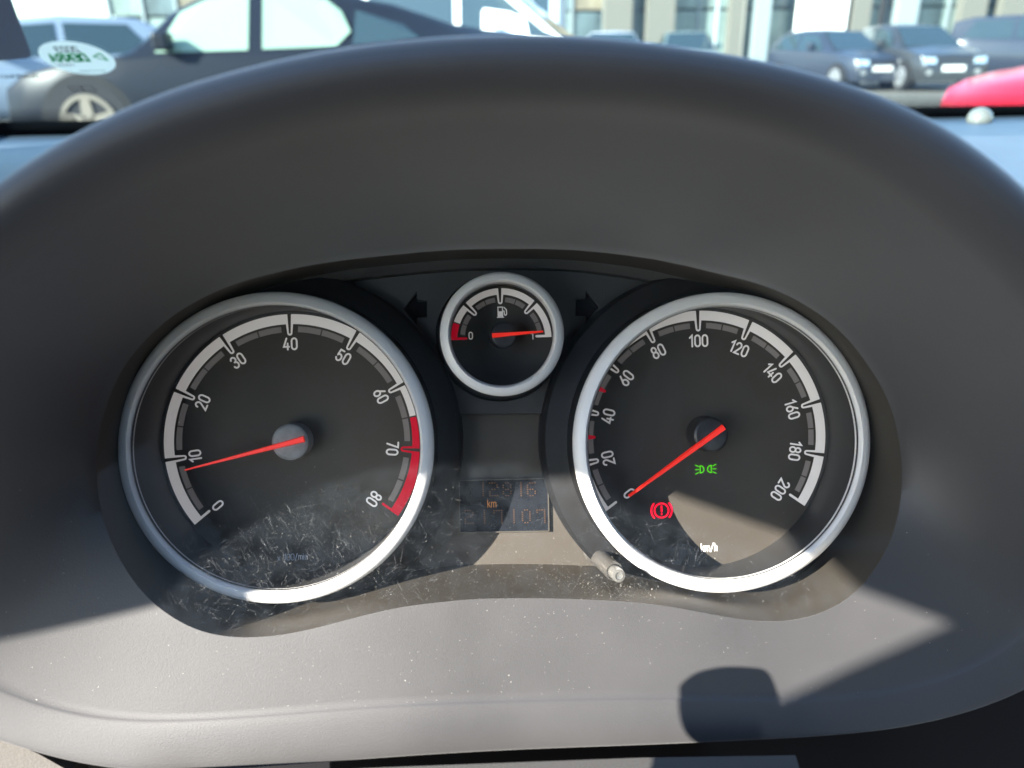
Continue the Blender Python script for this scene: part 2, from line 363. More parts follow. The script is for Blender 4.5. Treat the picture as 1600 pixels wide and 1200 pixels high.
def gauge(name, label, c, R, ringc, ring_o, ring_i, wr):
    """c, R: scale centre and outer radius in pixels on the dial face; ringc, ring_o, ring_i: the silver ring in pixels at height wr"""
    cf = P(*c, 0); cr = P(*ringc, wr); Rm = radius(*c, 0, R)
    ro = radius(*ringc, wr, ring_o); ri = radius(*ringc, wr, ring_i)
    rf = max(Rm + radius(*c, 0, 5), ri + .0003)
    n = 160
    face = mesh(name, [(cf.x, cf.y, 0)] + [(cf.x + rf * cos(2*pi*i/n), cf.y + rf * sin(2*pi*i/n), 0) for i in range(n)],
                [(0, i + 1, (i + 1) % n + 1) for i in range(n)], M['face'], cl)
    face['label'] = label
    # inner wall, from the face up to the ring
    vs = []; 
    for i in range(n):
        a = 2*pi*i/n; e = (cos(a), sin(a))
        vs += [(cf.x + rf*e[0], cf.y + rf*e[1], 0), (cr.x + ri*e[0], cr.y + ri*e[1], wr - .0012)]
    wl = mesh('dial_wall', vs, [(2*i, 2*((i+1) % n), 2*((i+1) % n)+1, 2*i+1) for i in range(n)], M['wall'], face, True)
    # outer black wall of the bezel
    ow = ro - .0002
    lathe('bezel', [(ow + .0035, 0.0), (ow + .0022, .002), (ow + .0008, wr * .55), (ow, wr - .003)], M['collar'], face, (cr.x, cr.y), 160, 40)
    b = ro - ri; prof = [(ro, wr - .005), (ro, wr - .0022), (ro - .06*b, wr - .0016), (ro - .35*b, wr - .0006), (ro - .68*b, wr - .0001), (ro - .76*b, wr), (ro - .90*b, wr - .0007), (ro - .97*b, wr - .0016), (ri, wr - .0032)]
    lathe('silver_ring', prof, M['ring'], face, (cr.x, cr.y), 192, 60)
    return face, cf, Rm
def tick_U(face, c, R, a, k, ro, ri, mat):
    """U-shaped tick: coloured pocket hanging in from the arc, black wedge down its middle; k = metres per pixel"""
    o = [pol(c, ro, a, -5.6*k), pol(c, ro, a, 5.6*k)]
    for i in range(9):
        t = pi * i / 8; o.append(pol(c, ri + 4*k - 4*k*sin(t), a, 4.0*k*cos(t)))
    poly('tick', o, mat, face, .00012)
    i_ = [pol(c, R + .3*k, a, -2.9*k), pol(c, R + .3*k, a, 2.9*k)]
    for i in range(7):
        t = pi * i / 6; i_.append(pol(c, ri + 4.4*k - 1.5*k*sin(t), a, 1.4*k*cos(t)))
    poly('tick_slot', i_, M['face'], face, .0002)
def needle(face, tip, tail, w, wt, w0, name='needle'):
    a = P(*tip, w); b = P(*tail, w); d = (a - b); l = d.length; d.normalize(); s = Vector((-d.y, d.x, 0))
    k = radius(*tail, w, 1)
    h0, h1 = w0 * k / 2, wt * k / 2; top = Vector((0, 0, .0008)); dn_ = Vector((0, 0, -.0010))
    vs = [b + s*h0, b - s*h0, a - s*h1, a + s*h1]
    vv = [v + dn_ for v in vs] + [v for v in vs] + [b + s*h0*.7 + top - d*0, b - s*h0*.7 + top, a - s*h1*.5 + top*.5, a + s*h1*.5 + top*.5]
    f = [(3,2,1,0)] + [(i, (i+1) % 4, (i+1) % 4 + 4, i + 4) for i in range(4)] + [(i+4, (i+1) % 4 + 4, (i+1) % 4 + 8, i + 8) for i in range(4)] + [(8,9,10,11)]
    m = MB(); m.add(vv, f); return m.build(name, M['needle'], face)
def cap(face, at, rp, w, mat):
    c = P(*at, w); r = radius(*at, w, rp)
    lathe('hub_cap', [(r * 1.02, 0.0004), (r, w - .0006), (r - .0005, w - .0001), (r - .001, w), (0.00001, w + .0001)], mat, face, (c.x, c.y), 64, 35)
kf = radius(800, 700, 0, 1)
# ---- engine speed dial
tc_, tR = (459.5, 690.5), 200
f1, c1, R1 = gauge('tachometer', 'left dial numbered 0 to 80 with a red zone from 65', tc_, tR, (430.5, 701), 246.5, 224.5, .025)
k1 = R1 / tR; st = 32.0
def scale(face, c, k, R, ri, n, st, a0, red_from, gap_deg, seg, tick_r, ends):
    for i in range(n):
        b0 = a0 + st * i; b1 = b0 + st
        mid = (b0 + b1) / 2
        spans = [(b0, b1, M['print'])]
        if red_from is not None:
            if b0 >= red_from - .01: spans = [(b0, b1, M['printred'])]
            elif b1 > red_from + .01: spans = [(b0, red_from - .35, M['print']), (red_from + .35, b1, M['printred'])]
        for x0, x1, mt in spans: sector('scale_arc', c, ri*k, R*k, x0, x1, mt, face, .00006)
        for x0, x1 in ((b0 + gap_deg, mid - .35), (mid + .35, b1 - gap_deg)):
            sector('scale_segment', c, seg[0]*k, seg[1]*k, x0, x1, M['printgrey'], face, .00006)
    sector('arc_ghost', c, (R + .6)*k, (R + 5)*k, a0, a0 + n*st, M['ghostline'], face, .00005, 120)  # reflection of the white arc on the wall, painted as a grey band
    for i in range(1, n):
        a = a0 + st * i
        tick_U(face, c, R*k, a, k * (R/200 if R > 100 else .95), (ri + .4)*k, tick_r*k, M['printred'] if red_from is not None and a >= red_from else M['print'])
    for a, mt, sg in ends:
        e0 = [pol(c, (R)*k, a, 0), pol(c, R*k, a, sg*3.6*k)]
        o = [pol(c, (ri+.5)*k, a, 0), pol(c, (ri+.5)*k, a, sg*3.8*k)]
        for i in range(7):
            t = pi * i / 6; o.append(pol(c, (tick_r + 3)*k - 1.9*k*sin(t), a, sg*(1.9 + 1.9*cos(t))*k))
        poly('end_tick', o if sg > 0 else o[::-1], mt, face, .0001)
scale(f1, c1, k1, tR, 184.5, 8, st, -128, 80.0, 4.2, (172, 181), 166.5, [(-128, M['print'], 1), (128, M['printred'], -1)])
for i in range(9):
    a = -128 + st * i; s = str(i * 10) if i else '0'
    text('numeral', s, pol(c1, 153.5*k1, a), 17.3*k1, 2.7*k1, -radians(a), M['print'], f1, .0001, gap=.23, wide=.92)
needle(f1, (289, 734.5), (475, 686), .009, 2.2, 9.5)
cap(f1, (452.5, 691), 28.5, .0085, M['capgrey'])
text('legend', 'x 100/min', P(457, 870, 0), 9.5*kf, 1.1*kf, 0, M['printdim'], f1, .0001, gap=.16)
# ---- road speed dial
f2, c2, R2 = gauge('speedometer', 'right dial numbered 20 to 200 with lit warning lamps', (1096, 683), 195.5, (1133.5, 693), 234.5, 212.5, .025)
k2 = R2 / 195.5
scale(f2, c2, k2, 195.5, 180.5, 10, 25.1, -125.5, None, 4.2, (168.5, 177), 163.5, [(-125.5, M['print'], 1), (125.5, M['print'], -1)])
for a in (-125.5 + 25.1*1.5, -125.5 + 25.1*2.5):
    o = [pol(c2, 181*k2, a, -4.2*k2), pol(c2, 181*k2, a, 4.2*k2)]
    for i in range(7): t = pi*i/6; o.append(pol(c2, (167 - 2.3*sin(t))*k2, a, 2.3*k2*cos(t)))
    o = o; poly('limit_mark', o, M['printred'], f2, .00015)
for i in range(11):
    a = -125.5 + 25.1 * i
    text('numeral', str(i * 20), pol(c2, (149 if i else 142)*k2, a), 17*k2, 2.65*k2, -radians(a), M['print'], f2, .0001, gap=.22, wide=.92)
needle(f2, (983, 775.5), (1131, 667.5), .0105, 3.5, 9.5)
cap(f2, (1112, 680), 27, .010, M['cap'])
text('legend', 'km/h', P(1108, 855, 0), 12*kf, 1.6*kf, 0, M['print'], f2, .0001, gap=.14)
def lampicon():
    m = MB(); c = P(1102.5, 733, 0); h = kf
    for s in (-1, 1):
        ident = lambda v: (v.x, v.y)
        D_ = [(c.x + s*3.6*h, c.y - 5*h), (c.x + s*3.6*h, c.y + 5*h)] if False else []
        pts = [(c.x + s*3.5*h + s*0, c.y + 5.5*h)] + [(c.x + s*(4.5*h) + s*5.0*h*cos(t)*1.0, c.y + 5.5*h*sin(t)) for t in [radians(q) for q in range(80, -81, -20)]] + [(c.x + s*3.5*h, c.y - 5.5*h)]
        pts = [(2*(c.x + s*6.2*h) - p[0], p[1]) for p in pts]
        pts.append(pts[0]); stroke(m, pts, 1.9*h, ident, .0002)
        for q in (-1, 0, 1):
            stroke(m, [(c.x + s*11.5*h, c.y + q*4.6*h), (c.x + s*16.5*h, c.y + q*7.2*h)], 1.6*h, ident, .0002)
    lo = m.build('side_light_lamp', M['green'], f2); lo['label'] = 'green lit side light symbol'
    m = MB(); c = P(1033.5, 797.5, 0)
    ident = lambda v: (v.x, v.y)
    stroke(m, [(c.x + 11.2*h*cos(radians(q)), c.y + 11.2*h*sin(radians(q))) for q in range(0, 361, 12)], 2.8*h, ident, .0002)
    for s in (0, 180):
        stroke(m, [(c.x + 16.3*h*cos(radians(q + s)), c.y + 16.3*h*sin(radians(q + s))) for q in range(-42, 43, 7)], 3.0*h, ident, .0002)
    stroke(m, [(c.x, c.y + 6.6*h), (c.x, c.y - 1.5*h)], 3.0*h, ident, .0002)
    stroke(m, [(c.x, c.y - 5.4*h), (c.x, c.y - 6.0*h)], 3.0*h, ident, .0002)
    ro = m.build('brake_lamp', M['redlamp'], f2); ro['label'] = 'red lit circle with an exclamation mark'
lampicon()
# ---- fuel dial
f3, c3, R3 = gauge('fuel_gauge', 'small top dial with a red needle near 1', (783.5, 529), 78.5, (785, 521.5), 97.8, 80.5, .025)
k3 = R3 / 78.5
def fuel():
    c, k = c3, k3
    for i in range(4):
        b0 = -90 + 45*i; b1 = b0 + 45; mid = (b0 + b1)/2
        spans = [(b0, b1, M['print'])] if i else [(-90, -70, M['printred']), (-68.5, b1, M['print'])]
        for x0, x1, mt in spans: sector('scale_arc', c, 68.5*k, 78.5*k, x0, x1, mt, f3, .00006)
        for x0, x1 in ((b0 + 7.5, mid - .7), (mid + .7, b1 - 7.5)): sector('scale_segment', c, 57*k, 64.5*k, x0, x1, M['printgrey'], f3, .00006)
    for a in (-45, 0, 45): tick_U(f3, c, 79*k, a, k*.92, 69*k, 53.5*k, M['print'])
    for a, mt, sg in ((-90, M['printred'], 1), (90, M['print'], -1)):
        o = [pol(c, 69*k, a, 0), pol(c, 69*k, a, sg*3.8*k)] + [pol(c, (55 - 1.9*sin(pi*i/6))*k, a, sg*(1.9 + 1.9*cos(pi*i/6))*k) for i in range(7)]
        poly('end_tick', o, mt, f3, .0001)
    text('numeral', '0', P(735.5, 524.5, 0), 10.5*k, 1.6*k, 0, M['print'], f3, .0001)
    text('numeral', '1', P(831.5, 524.5, 0), 10.5*k, 1.6*k, 0, M['print'], f3, .0001)
    q = P(783, 487.5, 0); m = MB(); I = lambda v: (v.x, v.y)
    x, y = q.x - 1.0*k, q.y
    stroke(m, [(x - 3.8*k, y - 7.6*k), (x - 3.8*k, y + 7.6*k), (x + 3.2*k, y + 7.6*k), (x + 3.2*k, y - 7.6*k)], 1.5*k, I, .00012)
    m.add([(x - 3.4*k, y - 7.4*k, .0001), (x + 3.0*k, y - 7.4*k, .0001), (x + 3.0*k, y + 1*k, .0001), (x - 3.4*k, y + 1*k, .0001)], [(0,1,2,3)])
    stroke(m, [(x - 5.2*k, y - 8.3*k), (x + 4.8*k, y - 8.3*k)], 1.4*k, I, .00014)
    stroke(m, [(x + 3.4*k, y + 1.5*k), (x + 5.6*k, y + 1.2*k), (x + 6.2*k, y - 4.6*k), (x + 8.0*k, y - 5.4*k), (x + 9.6*k, y - 3.6*k), (x + 9.2*k, y + 3.2*k), (x + 5.4*k, y + 7.2*k)], 1.5*k, I, .00016)
    m.build('pump_symbol', M['print'], f3)
fuel()
needle(f3, (848.5, 517.8), (769, 524.3), .0105, 2.6, 7.5)
cap(f3, (787, 523), 21, .0098, M['cap'])
FC = (P(785, 521.5, .025).x, P(785, 521.5, .025).y, radius(785, 521.5, .025, 97.8) + .0022)
# ---- textured centre panel with the two turn arrows
def centre_panel():
    w = .0032; pts = []
    top = [(1046, 452), (1000, 434), (950, 425), (880, 417), (785, 413), (700, 417), (640, 423), (580, 431), (520, 443)]
    tcl, trc = (439, 698), (1123, 690)
    la = [(tcl[0] + 268 * sin(radians(a)), tcl[1] - 268 * cos(radians(a))) for a in range(24, 79, 6)]
    ra = [(trc[0] - 257 * sin(radians(a)), trc[1] - 257 * cos(radians(a))) for a in range(76, 21, -6)]
    outline = [P(*p, w) for p in top + la + [(704, 647), (868, 647)] + ra]
    def arrow(px, py, s):
        a = [(-21, 0), (-1, -26), (-1, -13), (15, -13), (15, 13), (-1, 13), (-1, 26)]
        return [P(px + s*x, py + y, w) for x, y in a]
    arrows = [arrow(652, 483, 1), arrow(914.5, 480.5, -1)]
    bm = bmesh.new(); es = []
    def loop(pp):
        vv = [bm.verts.new(p) for p in pp]
        for i in range(len(vv)): es.append(bm.edges.new((vv[i], vv[(i+1) % len(vv)])))
    loop(outline)
    for a in arrows: loop(a)
    loop([Vector((FC[0] + FC[2] * cos(2*pi*i/96), FC[1] + FC[2] * sin(2*pi*i/96), w)) for i in range(96)])
    bmesh.ops.triangle_fill(bm, use_beauty=True, edges=es)
    # skirts: down from every boundary
    for e in [e for e in bm.edges if e.is_boundary]:
        a, b = e.verts; 
        c_ = bm.verts.new((a.co.x, a.co.y, .0)); d_ = bm.verts.new((b.co.x, b.co.y, .0)); bm.faces.new((a, b, d_, c_))
    bmesh.ops.remove_doubles(bm, verts=bm.verts, dist=1e-7); bmesh.ops.recalc_face_normals(bm, faces=bm.faces)
    me = bpy.data.meshes.new('centre_panel'); bm.to_mesh(me); bm.free(); me.materials.append(M['panel'])
    o = bpy.data.objects.new('centre_panel', me); COL.objects.link(o); o.parent = cl
    b = o.modifiers.new('b', 'BEVEL'); b.width = .00035; b.segments = 2; b.limit_method = 'ANGLE'; b.angle_limit = radians(60)
    for i, a in enumerate(arrows):
        q = [(v.x, v.y) for v in a]; ar = poly('turn_arrow', q, M['recess'], cl, .0006)
        ar['label'] = 'unlit arrow pointing ' + ('left' if i == 0 else 'right')
centre_panel()
# black moulded collars round the two big dials where they meet the outline
for f_, cc, r0, r1 in ((f1, (430.5, 701), 246.5, 262), (f2, (1133.5, 693), 234.5, 252)):
    w = .006; q = P(*cc, w); a = radius(*cc, .025, r0); b = radius(*cc, w, r1)
    lathe('collar', [(a + .0005, .012), (a + .0022, .0115), (b*1.0, .0105), (b + .0012, .009), (b + .0016, 0.0)], M['collar'], f_, (P(*cc, .025).x, P(*cc, .025).y), 160, 40)
# ---- the lower film and the display
poly('film', [P(*p, .0) for p in [(704, 648), (868, 648), (905, 740), (960, 860), (950, 884), (640, 884), (690, 760)]], M['face'], cl, .0)
def display():
    m = MB(); a, b, c, d = P(718.5, 751, 0), P(855, 747.5, 0), P(856.5, 828, 0), P(719.5, 830.5, 0)
    o = poly('display', [a, b, c, d], M['lcd'], cl, .0006)
    fr = MB(); q = [a, b, c, d]; g = .00035
    cen = (a + b + c + d) / 4
    for i in range(4):
        p0, p1 = q[i], q[(i+1) % 4]; t = (p1 - p0).normalized(); n_ = Vector((-t.y, t.x, 0)); n_ = n_ if (cen - p0).dot(n_) < 0 else -n_
        fr.prism([p0 - t*g, p1 + t*g, p1 + t*g + n_*g, p0 - t*g + n_*g], (0, 0, .0012))
    fr.build('display_edge', M['mask'], o)
    mb = MB(); s = .00036
    dots = {'1': ['..#', '..#', '..#', '..#', '..#', '..#', '..#'], '2': ['###.', '...#', '...#', '.##.', '#...', '#...', '####'], '8': ['.##.', '#..#', '#..#', '.##.', '#..#', '#..#', '.##.'],
            '6': ['.###', '#...', '#...', '###.', '#..#', '#..#', '.##.'], '7': ['####', '#..#', '...#', '...#', '...#', '...#', '...#'], '0': ['.##.', '#..#', '#..#', '#..#', '#..#', '#..#', '.##.']}
    def dig(ch, px, py):
        base = P(px, py, 0)
        for r, row in enumerate(dots[ch]):
            for c_, h in enumerate(row):
                if h == '#':
                    x = base.x + (c_ - 1.5) * 3.9*kf; y = base.y + (3 - r) * 3.3*kf; e = 1.15*kf
                    mb.add([(x-e, y-e*.8, .0008), (x+e, y-e*.8, .0008), (x+e, y+e*.8, .0008), (x-e, y+e*.8, .0008)], [(0,1,2,3)])
    for ch, px in zip('128', (753, 771, 792)): dig(ch, px, 764)
    for ch, px in zip('16', (812, 830)): dig(ch, px, 764)
    for ch, px in zip('217', (733, 755, 778)): dig(ch, px, 807)
    for ch, px in zip('107', (801, 822, 845)): dig(ch, px, 806)
    mb.build('digits', M['lcdink'], o)
    text('legend', 'km', P(768.5, 786, 0), 11.5*kf, 1.2*kf, 0, M['lcdbright'], o, .0008, gap=.16)
display()
# ---- reset button on its rod
def rod():
    a = P(927, 862, .001); b = P(963, 896, .0285); d = (b - a); l = d.length; q = d.to_track_quat('Z', 'Y').to_matrix().to_4x4(); q.translation = a
    r = radius(927, 862, .01, 13.5); e = .0012
    o = lathe('reset_button', [(r*1.22, 0), (r*1.22, l*.05), (r*1.02, l*.07), (r, l*.45), (r*1.02, l*.47), (r*1.02, l*.50), (r, l*.52), (r, l - e*2), (r*.96, l - e*1.4), (r*.84, l - e*1.4), (r*.82, l - e*2.4)], M['rod'], cl, (0, 0), 48, 40)
    o.matrix_basis = q
    rr = r*.74
    lathe('button_tip', [(rr, l - e*2.4), (rr, l + e*1.8), (rr*.93, l + e*2.3), (rr*.55, l + e*2.45), (rr*.5, l + e*2.2), (.00001, l + e*2.15)], M['tip'], o, (0, 0), 40, 40)
rod()
# ---- clear cover
lz = [Vector((p.x, p.y, p.z)) for p in L0]
cover = mesh('clear_cover', [(0, -.02, lens_w(-.02))] + lz, [(0, i + 1, (i + 1) % N + 1) for i in range(N)], M['lens'], cl)
cover['label'] = 'clear plastic cover, scratched and dusty in its lower half'
def scratches():
    rnd = random.Random(3); m = MB(); d = MB()
    Lp = [(p.x, p.y) for p in L0]
    def inside(x, y):
        c = False; j = len(Lp) - 1
        for i in range(len(Lp)):
            if (Lp[i][1] > y) != (Lp[j][1] > y) and x < (Lp[j][0]-Lp[i][0])*(y-Lp[i][1])/(Lp[j][1]-Lp[i][1]) + Lp[i][0]: c = not c
            j = i
        return c
    def blob(px, py, sx, sy, n, lmin, lmax, ang, sp, wd_):
        for _ in range(n):
            q = on_lens(rnd.gauss(px, sx), rnd.gauss(py, sy))
            if not inside(q.x, q.y): continue
            a = radians(rnd.gauss(ang, sp)); l = rnd.uniform(lmin, lmax) ** 1; cur = rnd.gauss(0, .07) if l > .001 else rnd.uniform(-.5, .5); pts = []
            for i in range(5):
                pts.append((q.x + cos(a) * l * i / 4, q.y + sin(a) * l * i / 4)); a += cur / 4
            h = rnd.uniform(.4, 1) * wd_; vs = []
            for i, p in enumerate(pts):
                t = h * (.25 + .75 * sin(pi * (i + .3) / 4.6)); nx, ny = -sin(a), cos(a); z = lens_w(p[1]) + .00008
                vs += [(p[0] + nx*t, p[1] + ny*t, z + rnd.uniform(-1, 1)*t), (p[0] - nx*t, p[1] - ny*t, z + rnd.uniform(-1, 1)*t)]
            m.add(vs, [(2*i, 2*i+1, 2*i+3, 2*i+2) for i in range(4)])
    blob(430, 850, 120, 55, 250, .0006, .0055, -62, 9, .000008)
    blob(430, 850, 130, 65, 110, .0006, .009, 28, 30, .000006)
    blob(430, 860, 140, 65, 650, .0001, .0004, 30, 90, .000013)
    blob(340, 930, 70, 40, 120, .0004, .004, 30, 60, .000008)
    blob(620, 900, 80, 50, 90, .0003, .005, 35, 30, .000007)
    blob(620, 900, 90, 50, 260, .0001, .0003, 35, 90, .000012)
    blob(760, 830, 90, 60, 70, .0003, .005, -40, 50, .000006)
    blob(1030, 860, 70, 50, 90, .0006, .008, 40, 35, .000007)
    blob(1200, 900, 90, 50, 40, .0004, .004, 40, 60, .000006)
    blob(760, 760, 330, 140, 70, .0004, .008, 10, 60, .000005)
    for _ in range(2600):
        g = rnd.random()
        if g < .3: q = on_lens(rnd.gauss(430, 130), rnd.gauss(860, 70))
        elif g < .7: q = on_lens(rnd.gauss(850, 220), rnd.gauss(905, 30))
        elif g < .85: q = on_lens(rnd.gauss(955, 40), rnd.gauss(915, 16))
        else: q = on_lens(rnd.uniform(160, 1400), rnd.uniform(420, 980))
        if not inside(q.x, q.y): continue
        r = rnd.uniform(.000015, .00006) * (2.2 if rnd.random() < .05 else 1); k = 5; a0 = rnd.uniform(0, 6)
        z = lens_w(q.y) + .00012
        d.add([(q.x + r*cos(a0 + 2*pi*i/k), q.y + r*sin(a0 + 2*pi*i/k)*rnd.uniform(.6, 1), z + rnd.uniform(-.4, .4)*r) for i in range(k)], [tuple(range(k))])
    o = mesh('scratches', m.v, m.f, M['scratch'], cover); o['kind'] = 'stuff'
    o = mesh('dust', d.v, d.f, M['dust'], cover); o['kind'] = 'stuff'
scratches()

# ------------------------------------------------------------------ dashboard top, column cover
M['cloth'] = pm('woven_trim', (0.09, 0.085, 0.08), 0.9, 0.1, bump=0.8, bscale=1200)
M['black'] = pm('gap_shade_black', (0.008, 0.008, 0.010), 0.6, 0.3)
def dashboard():
    nx, ny = 90, 40; vs = []; fs = []
    for i in range(nx + 1):
        x = -.75 + 1.9 * i / nx
        y0 = .17 if abs(x) > .19 else .30
        for j in range(ny + 1):
            t = j / ny; y = y0 + (.80 - y0) * t
            z = ZC - .064 + .004 * sin(pi * t) - .02 * max(0, .12 - t)
            vs.append((x, y, z))
    for i in range(nx):
        for j in range(ny): k = i * (ny + 1) + j; fs.append((k, k + ny + 1, k + ny + 2, k + 1))
    o = mesh('dashboard', vs, fs, M['dash'], None, True)
    tag(o, 'wide grey dashboard top stretching from the hood to the windscreen', 'dashboard')
dashboard()
# ------------------------------------------------------------------ unseen plates on the driver's side, cut to shape the patches of sunlight
def door():
    X0 = -.42; y_, z_ = 0, ZC
    hole = [(-0, -400), (-0, -8), (-24, 24), (-43, 50), (-44, 66), (-50, 84), (-58, 103), (-70, 120), (-102, 146), (-211, 174), (-194, 144), (-184, 125), (-186, 110), (-205, 40), (-205, -400)]
    hole = [(a/1000, b/1000 + ZC) for a, b in hole]
    root = empty('sun_shade_plates', (X0, 0, ZC - .4)); inv = Vector((-X0, 0, -(ZC - .4)))
    tag(root, 'unseen grey plates beside the driver, cut to shape the sunlight', 'shade plate')
    def plate(name, pts):
        m = MB(); m.prism([Vector((0, a, b - (ZC - .4))) for a, b in pts], (-.012, 0, 0)); m.build(name, M['hood'], root)
    front = [(.03, ZC - .4), (-0, ZC - .4)] + hole[1:7] + [(-.065, ZC + .1133), (-.065, ZC + .30), (.03, ZC + .30)]
    plate('front_shade', front)
    plate('front_top_shade', [(.0301, ZC + .10), (.22, ZC + .10), (.22, ZC + .15), (.10, ZC + .30), (.0301, ZC + .30)])
    plate('low_shade', [(.0301, ZC - .4), (.22, ZC - .4), (.22, ZC - .10), (.0301, ZC - .10)])
    plate('front_shade', [(-.0651, ZC + .1134), hole[7], (-.081, ZC + .129), (-.081, ZC + .148), (-.0651, ZC + .150)])
    plate('front_shade', [(-.0651, ZC + .172), (-.081, ZC + .176), (-.081, ZC + .30), (-.0651, ZC + .30)])
    plate('front_shade', [(-.0811, ZC + .129), hole[8], (-.102, ZC + .30), (-.0811, ZC + .30)])
    plate('dash_shade', [(.2201, ZC - .4), (.60, ZC - .4), (.60, ZC + .02), (.2201, ZC + .25)])
    m = MB(); m.prism([Vector((-.20, a, b - (ZC - .4))) for a, b in ((.30, ZC - .4), (.88, ZC - .4), (.88, ZC + .0), (.30, ZC + .115))], (-.012, 0, 0)); m.build('far_dash_shade', M['hood'], root)
    plate('top_shade', [(-.1021, hole[8][1]), hole[9], (-.2091, ZC + .30), (-.1021, ZC + .30)])
    plate('rear_shade', hole[9:-1] + [(-.205, ZC - .4), (-.30, ZC - .4), (-.30, ZC + .30), (-.2092, ZC + .30)])
door()
def stalk():                    # unseen flat plate outlined to cast the indicator stalk's shadow on the hood's lip
    up = -L * .205; pts = []
    for px, py in ((1176, 1052), (1145, 1045), (1104, 1045), (1064, 1054), (1034, 1072), (1025, 1087), (1032, 1120), (1046, 1150), (1074, 1180), (1104, 1250), (1330, 1250), (1225, 1150), (1198, 1122), (1184, 1085)):
        f = min(1, max(0, (py - 960) / 130)); pts.append(MC @ P(px, py, .041 + .010 * f) + up)
    n = len(pts); pts = [0.5 * (2*pts[i] + (pts[(i+1) % n] - pts[i-1])*t + (2*pts[i-1] - 5*pts[i] + 4*pts[(i+1) % n] - pts[(i+2) % n])*t*t + (3*pts[i] - pts[i-1] - 3*pts[(i+1) % n] + pts[(i+2) % n])*t**3) for i in range(n) for t in (0, .25, .5, .75)]
    m = MB(); m.prism(pts, L * .008); r = m.build('stalk_shade_plate', M['hood']); tag(r, 'unseen flat grey plate cut to cast a lever shadow on the hood', 'lever')
stalk()

# ------------------------------------------------------------------ rest of the cabin, behind the camera
M['roof'] = pm('grey_headlining', (0.13, 0.13, 0.135), 0.95, 0.1)
M['seat'] = pm('dark_seat_cloth', (0.05, 0.05, 0.055), 0.95, 0.1)
def cabin():
    r = empty('car_cabin', (0, 0, ZC)); tag(r, 'grey roof lining and far side of the car interior', 'car interior')
    m = MB(); m.box((-.43, -.95, .302), (1.05, -.22, .325)); m.build('roof_lining', M['roof'], r)
    m = MB(); m.box((1.05, -1.3, -.55), (1.08, .45, .30)); m.build('far_shade_wall', M['seat'], r)  # windowless and roof-high, shaped to keep light off the hood's left wall
    m = MB(); m.box((-.30, -.75, -.53), (.24, -.58, .14)); m.box((.44, -.75, -.53), (.98, -.58, .14)); m.box((-.26, -.62, .141), (.24, -.48, .299)); m.build('seat', M['seat'], r)  # raised block behind the camera added to darken what the dials mirror
    m = MB(); m.box((-.40, -1.48, -.56), (1.04, .15, -.54)); m.build('floor_mat', M['seat'], r)
cabin()
# column cover under the hood
def column():
    def q(px, py, w): return MC @ P(px, py, w)
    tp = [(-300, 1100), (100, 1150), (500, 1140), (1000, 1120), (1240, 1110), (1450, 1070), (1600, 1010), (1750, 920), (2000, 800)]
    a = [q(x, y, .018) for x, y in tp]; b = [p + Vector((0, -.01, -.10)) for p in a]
    n = len(tp); g = mesh('gap_shade_sheet', a + b, [(i, i+1, n+i+1, n+i) for i in range(n-1)], M['black'], None)  # black sheet stands for the shade in the gap below the lip
    tag(g, 'black sheet standing for the shade in the gap under the lip of the hood', 'gap shade')
    m = MB(); x0 = [(140, 1222), (600, 1199), (1000, 1184), (1243, 1180)]; vs = []
    for x, y in x0:
        p = q(x, y, .060); vs += [p, p + Vector((0, -.045, -.018)), p + Vector((0, -.050, -.06)), p + Vector((0, -.002, -.06))]
    fs = []
    for i in range(3):
        for j in range(3): fs.append((4*i+j, 4*i+j+1, 4*i+j+5, 4*i+j+4))
    fs += [(0, 1, 2, 3), (15, 14, 13, 12)]
    o = m.add(vs, fs).build('column_cover', M['panel']); tag(o, 'grained grey steering column cover at the bottom edge', 'column cover')
    m = MB(); p = [q(-120, 1140, .040), q(0, 1153, .040), q(60, 1178, .040), q(108, 1205, .040), q(108, 1300, .040), q(-120, 1300, .040)]
    o = m.prism(p, (0, .01, -.004)).build('woven_trim', M['cloth']); tag(o, 'light woven trim in the bottom left corner below the hood lip', 'trim')
column()
# ------------------------------------------------------------------ windscreen
YB, ZB, SL = .785, ZC - .060, math.tan(radians(31))
def on_ws(px, py, d=0.0):      # the point of the windscreen on a line of sight
    r = ray(px, py); t = (ZB + SL * YB - ZC + d) / (r.z + SL * r.y); return CAM + r * t
M['wglass'] = glassy('tinted_windscreen', (0.58, 0.70, 0.71), 0.3, 0.022, (0.45, 0.62, 0.85), 0.0, 5)  # bluish dust film; its colour also stands for the reflected veil on the glass
M['frit'] = pm('black_frit', (0.006, 0.006, 0.007), 0.5, 0.3)
M['sticker'] = pm('cream_sticker', (0.85, 0.88, 0.72), 0.6, 0.2)
for k_, c_ in (('sticker', (0.88, 0.90, 0.76, 1)), ('card', (0.34, 0.33, 0.35, 1))):     # thin paper: light comes through it
    m_ = bpy.data.materials.new('thin_paper'); m_.use_nodes = True; t_ = m_.node_tree; t_.nodes.clear(); o_ = t_.nodes.new('ShaderNodeOutputMaterial'); x_ = t_.nodes.new('ShaderNodeMixShader')
    a_ = t_.nodes.new('ShaderNodeBsdfDiffuse'); b_ = t_.nodes.new('ShaderNodeBsdfTranslucent'); a_.inputs[0].default_value = c_; b_.inputs[0].default_value = c_
    t_.links.new(a_.outputs[0], x_.inputs[1]); t_.links.new(b_.outputs[0], x_.inputs[2]); t_.links.new(x_.outputs[0], o_.inputs[0]); M[k_] = m_
M['stgreen'] = pm('green_ink', (0.02, 0.62, 0.14), 0.6, 0.2)
M['stgrey'] = pm('grey_ink', (0.10, 0.11, 0.09), 0.6, 0.2)
ws = empty('windscreen', (0, YB, ZB)); 
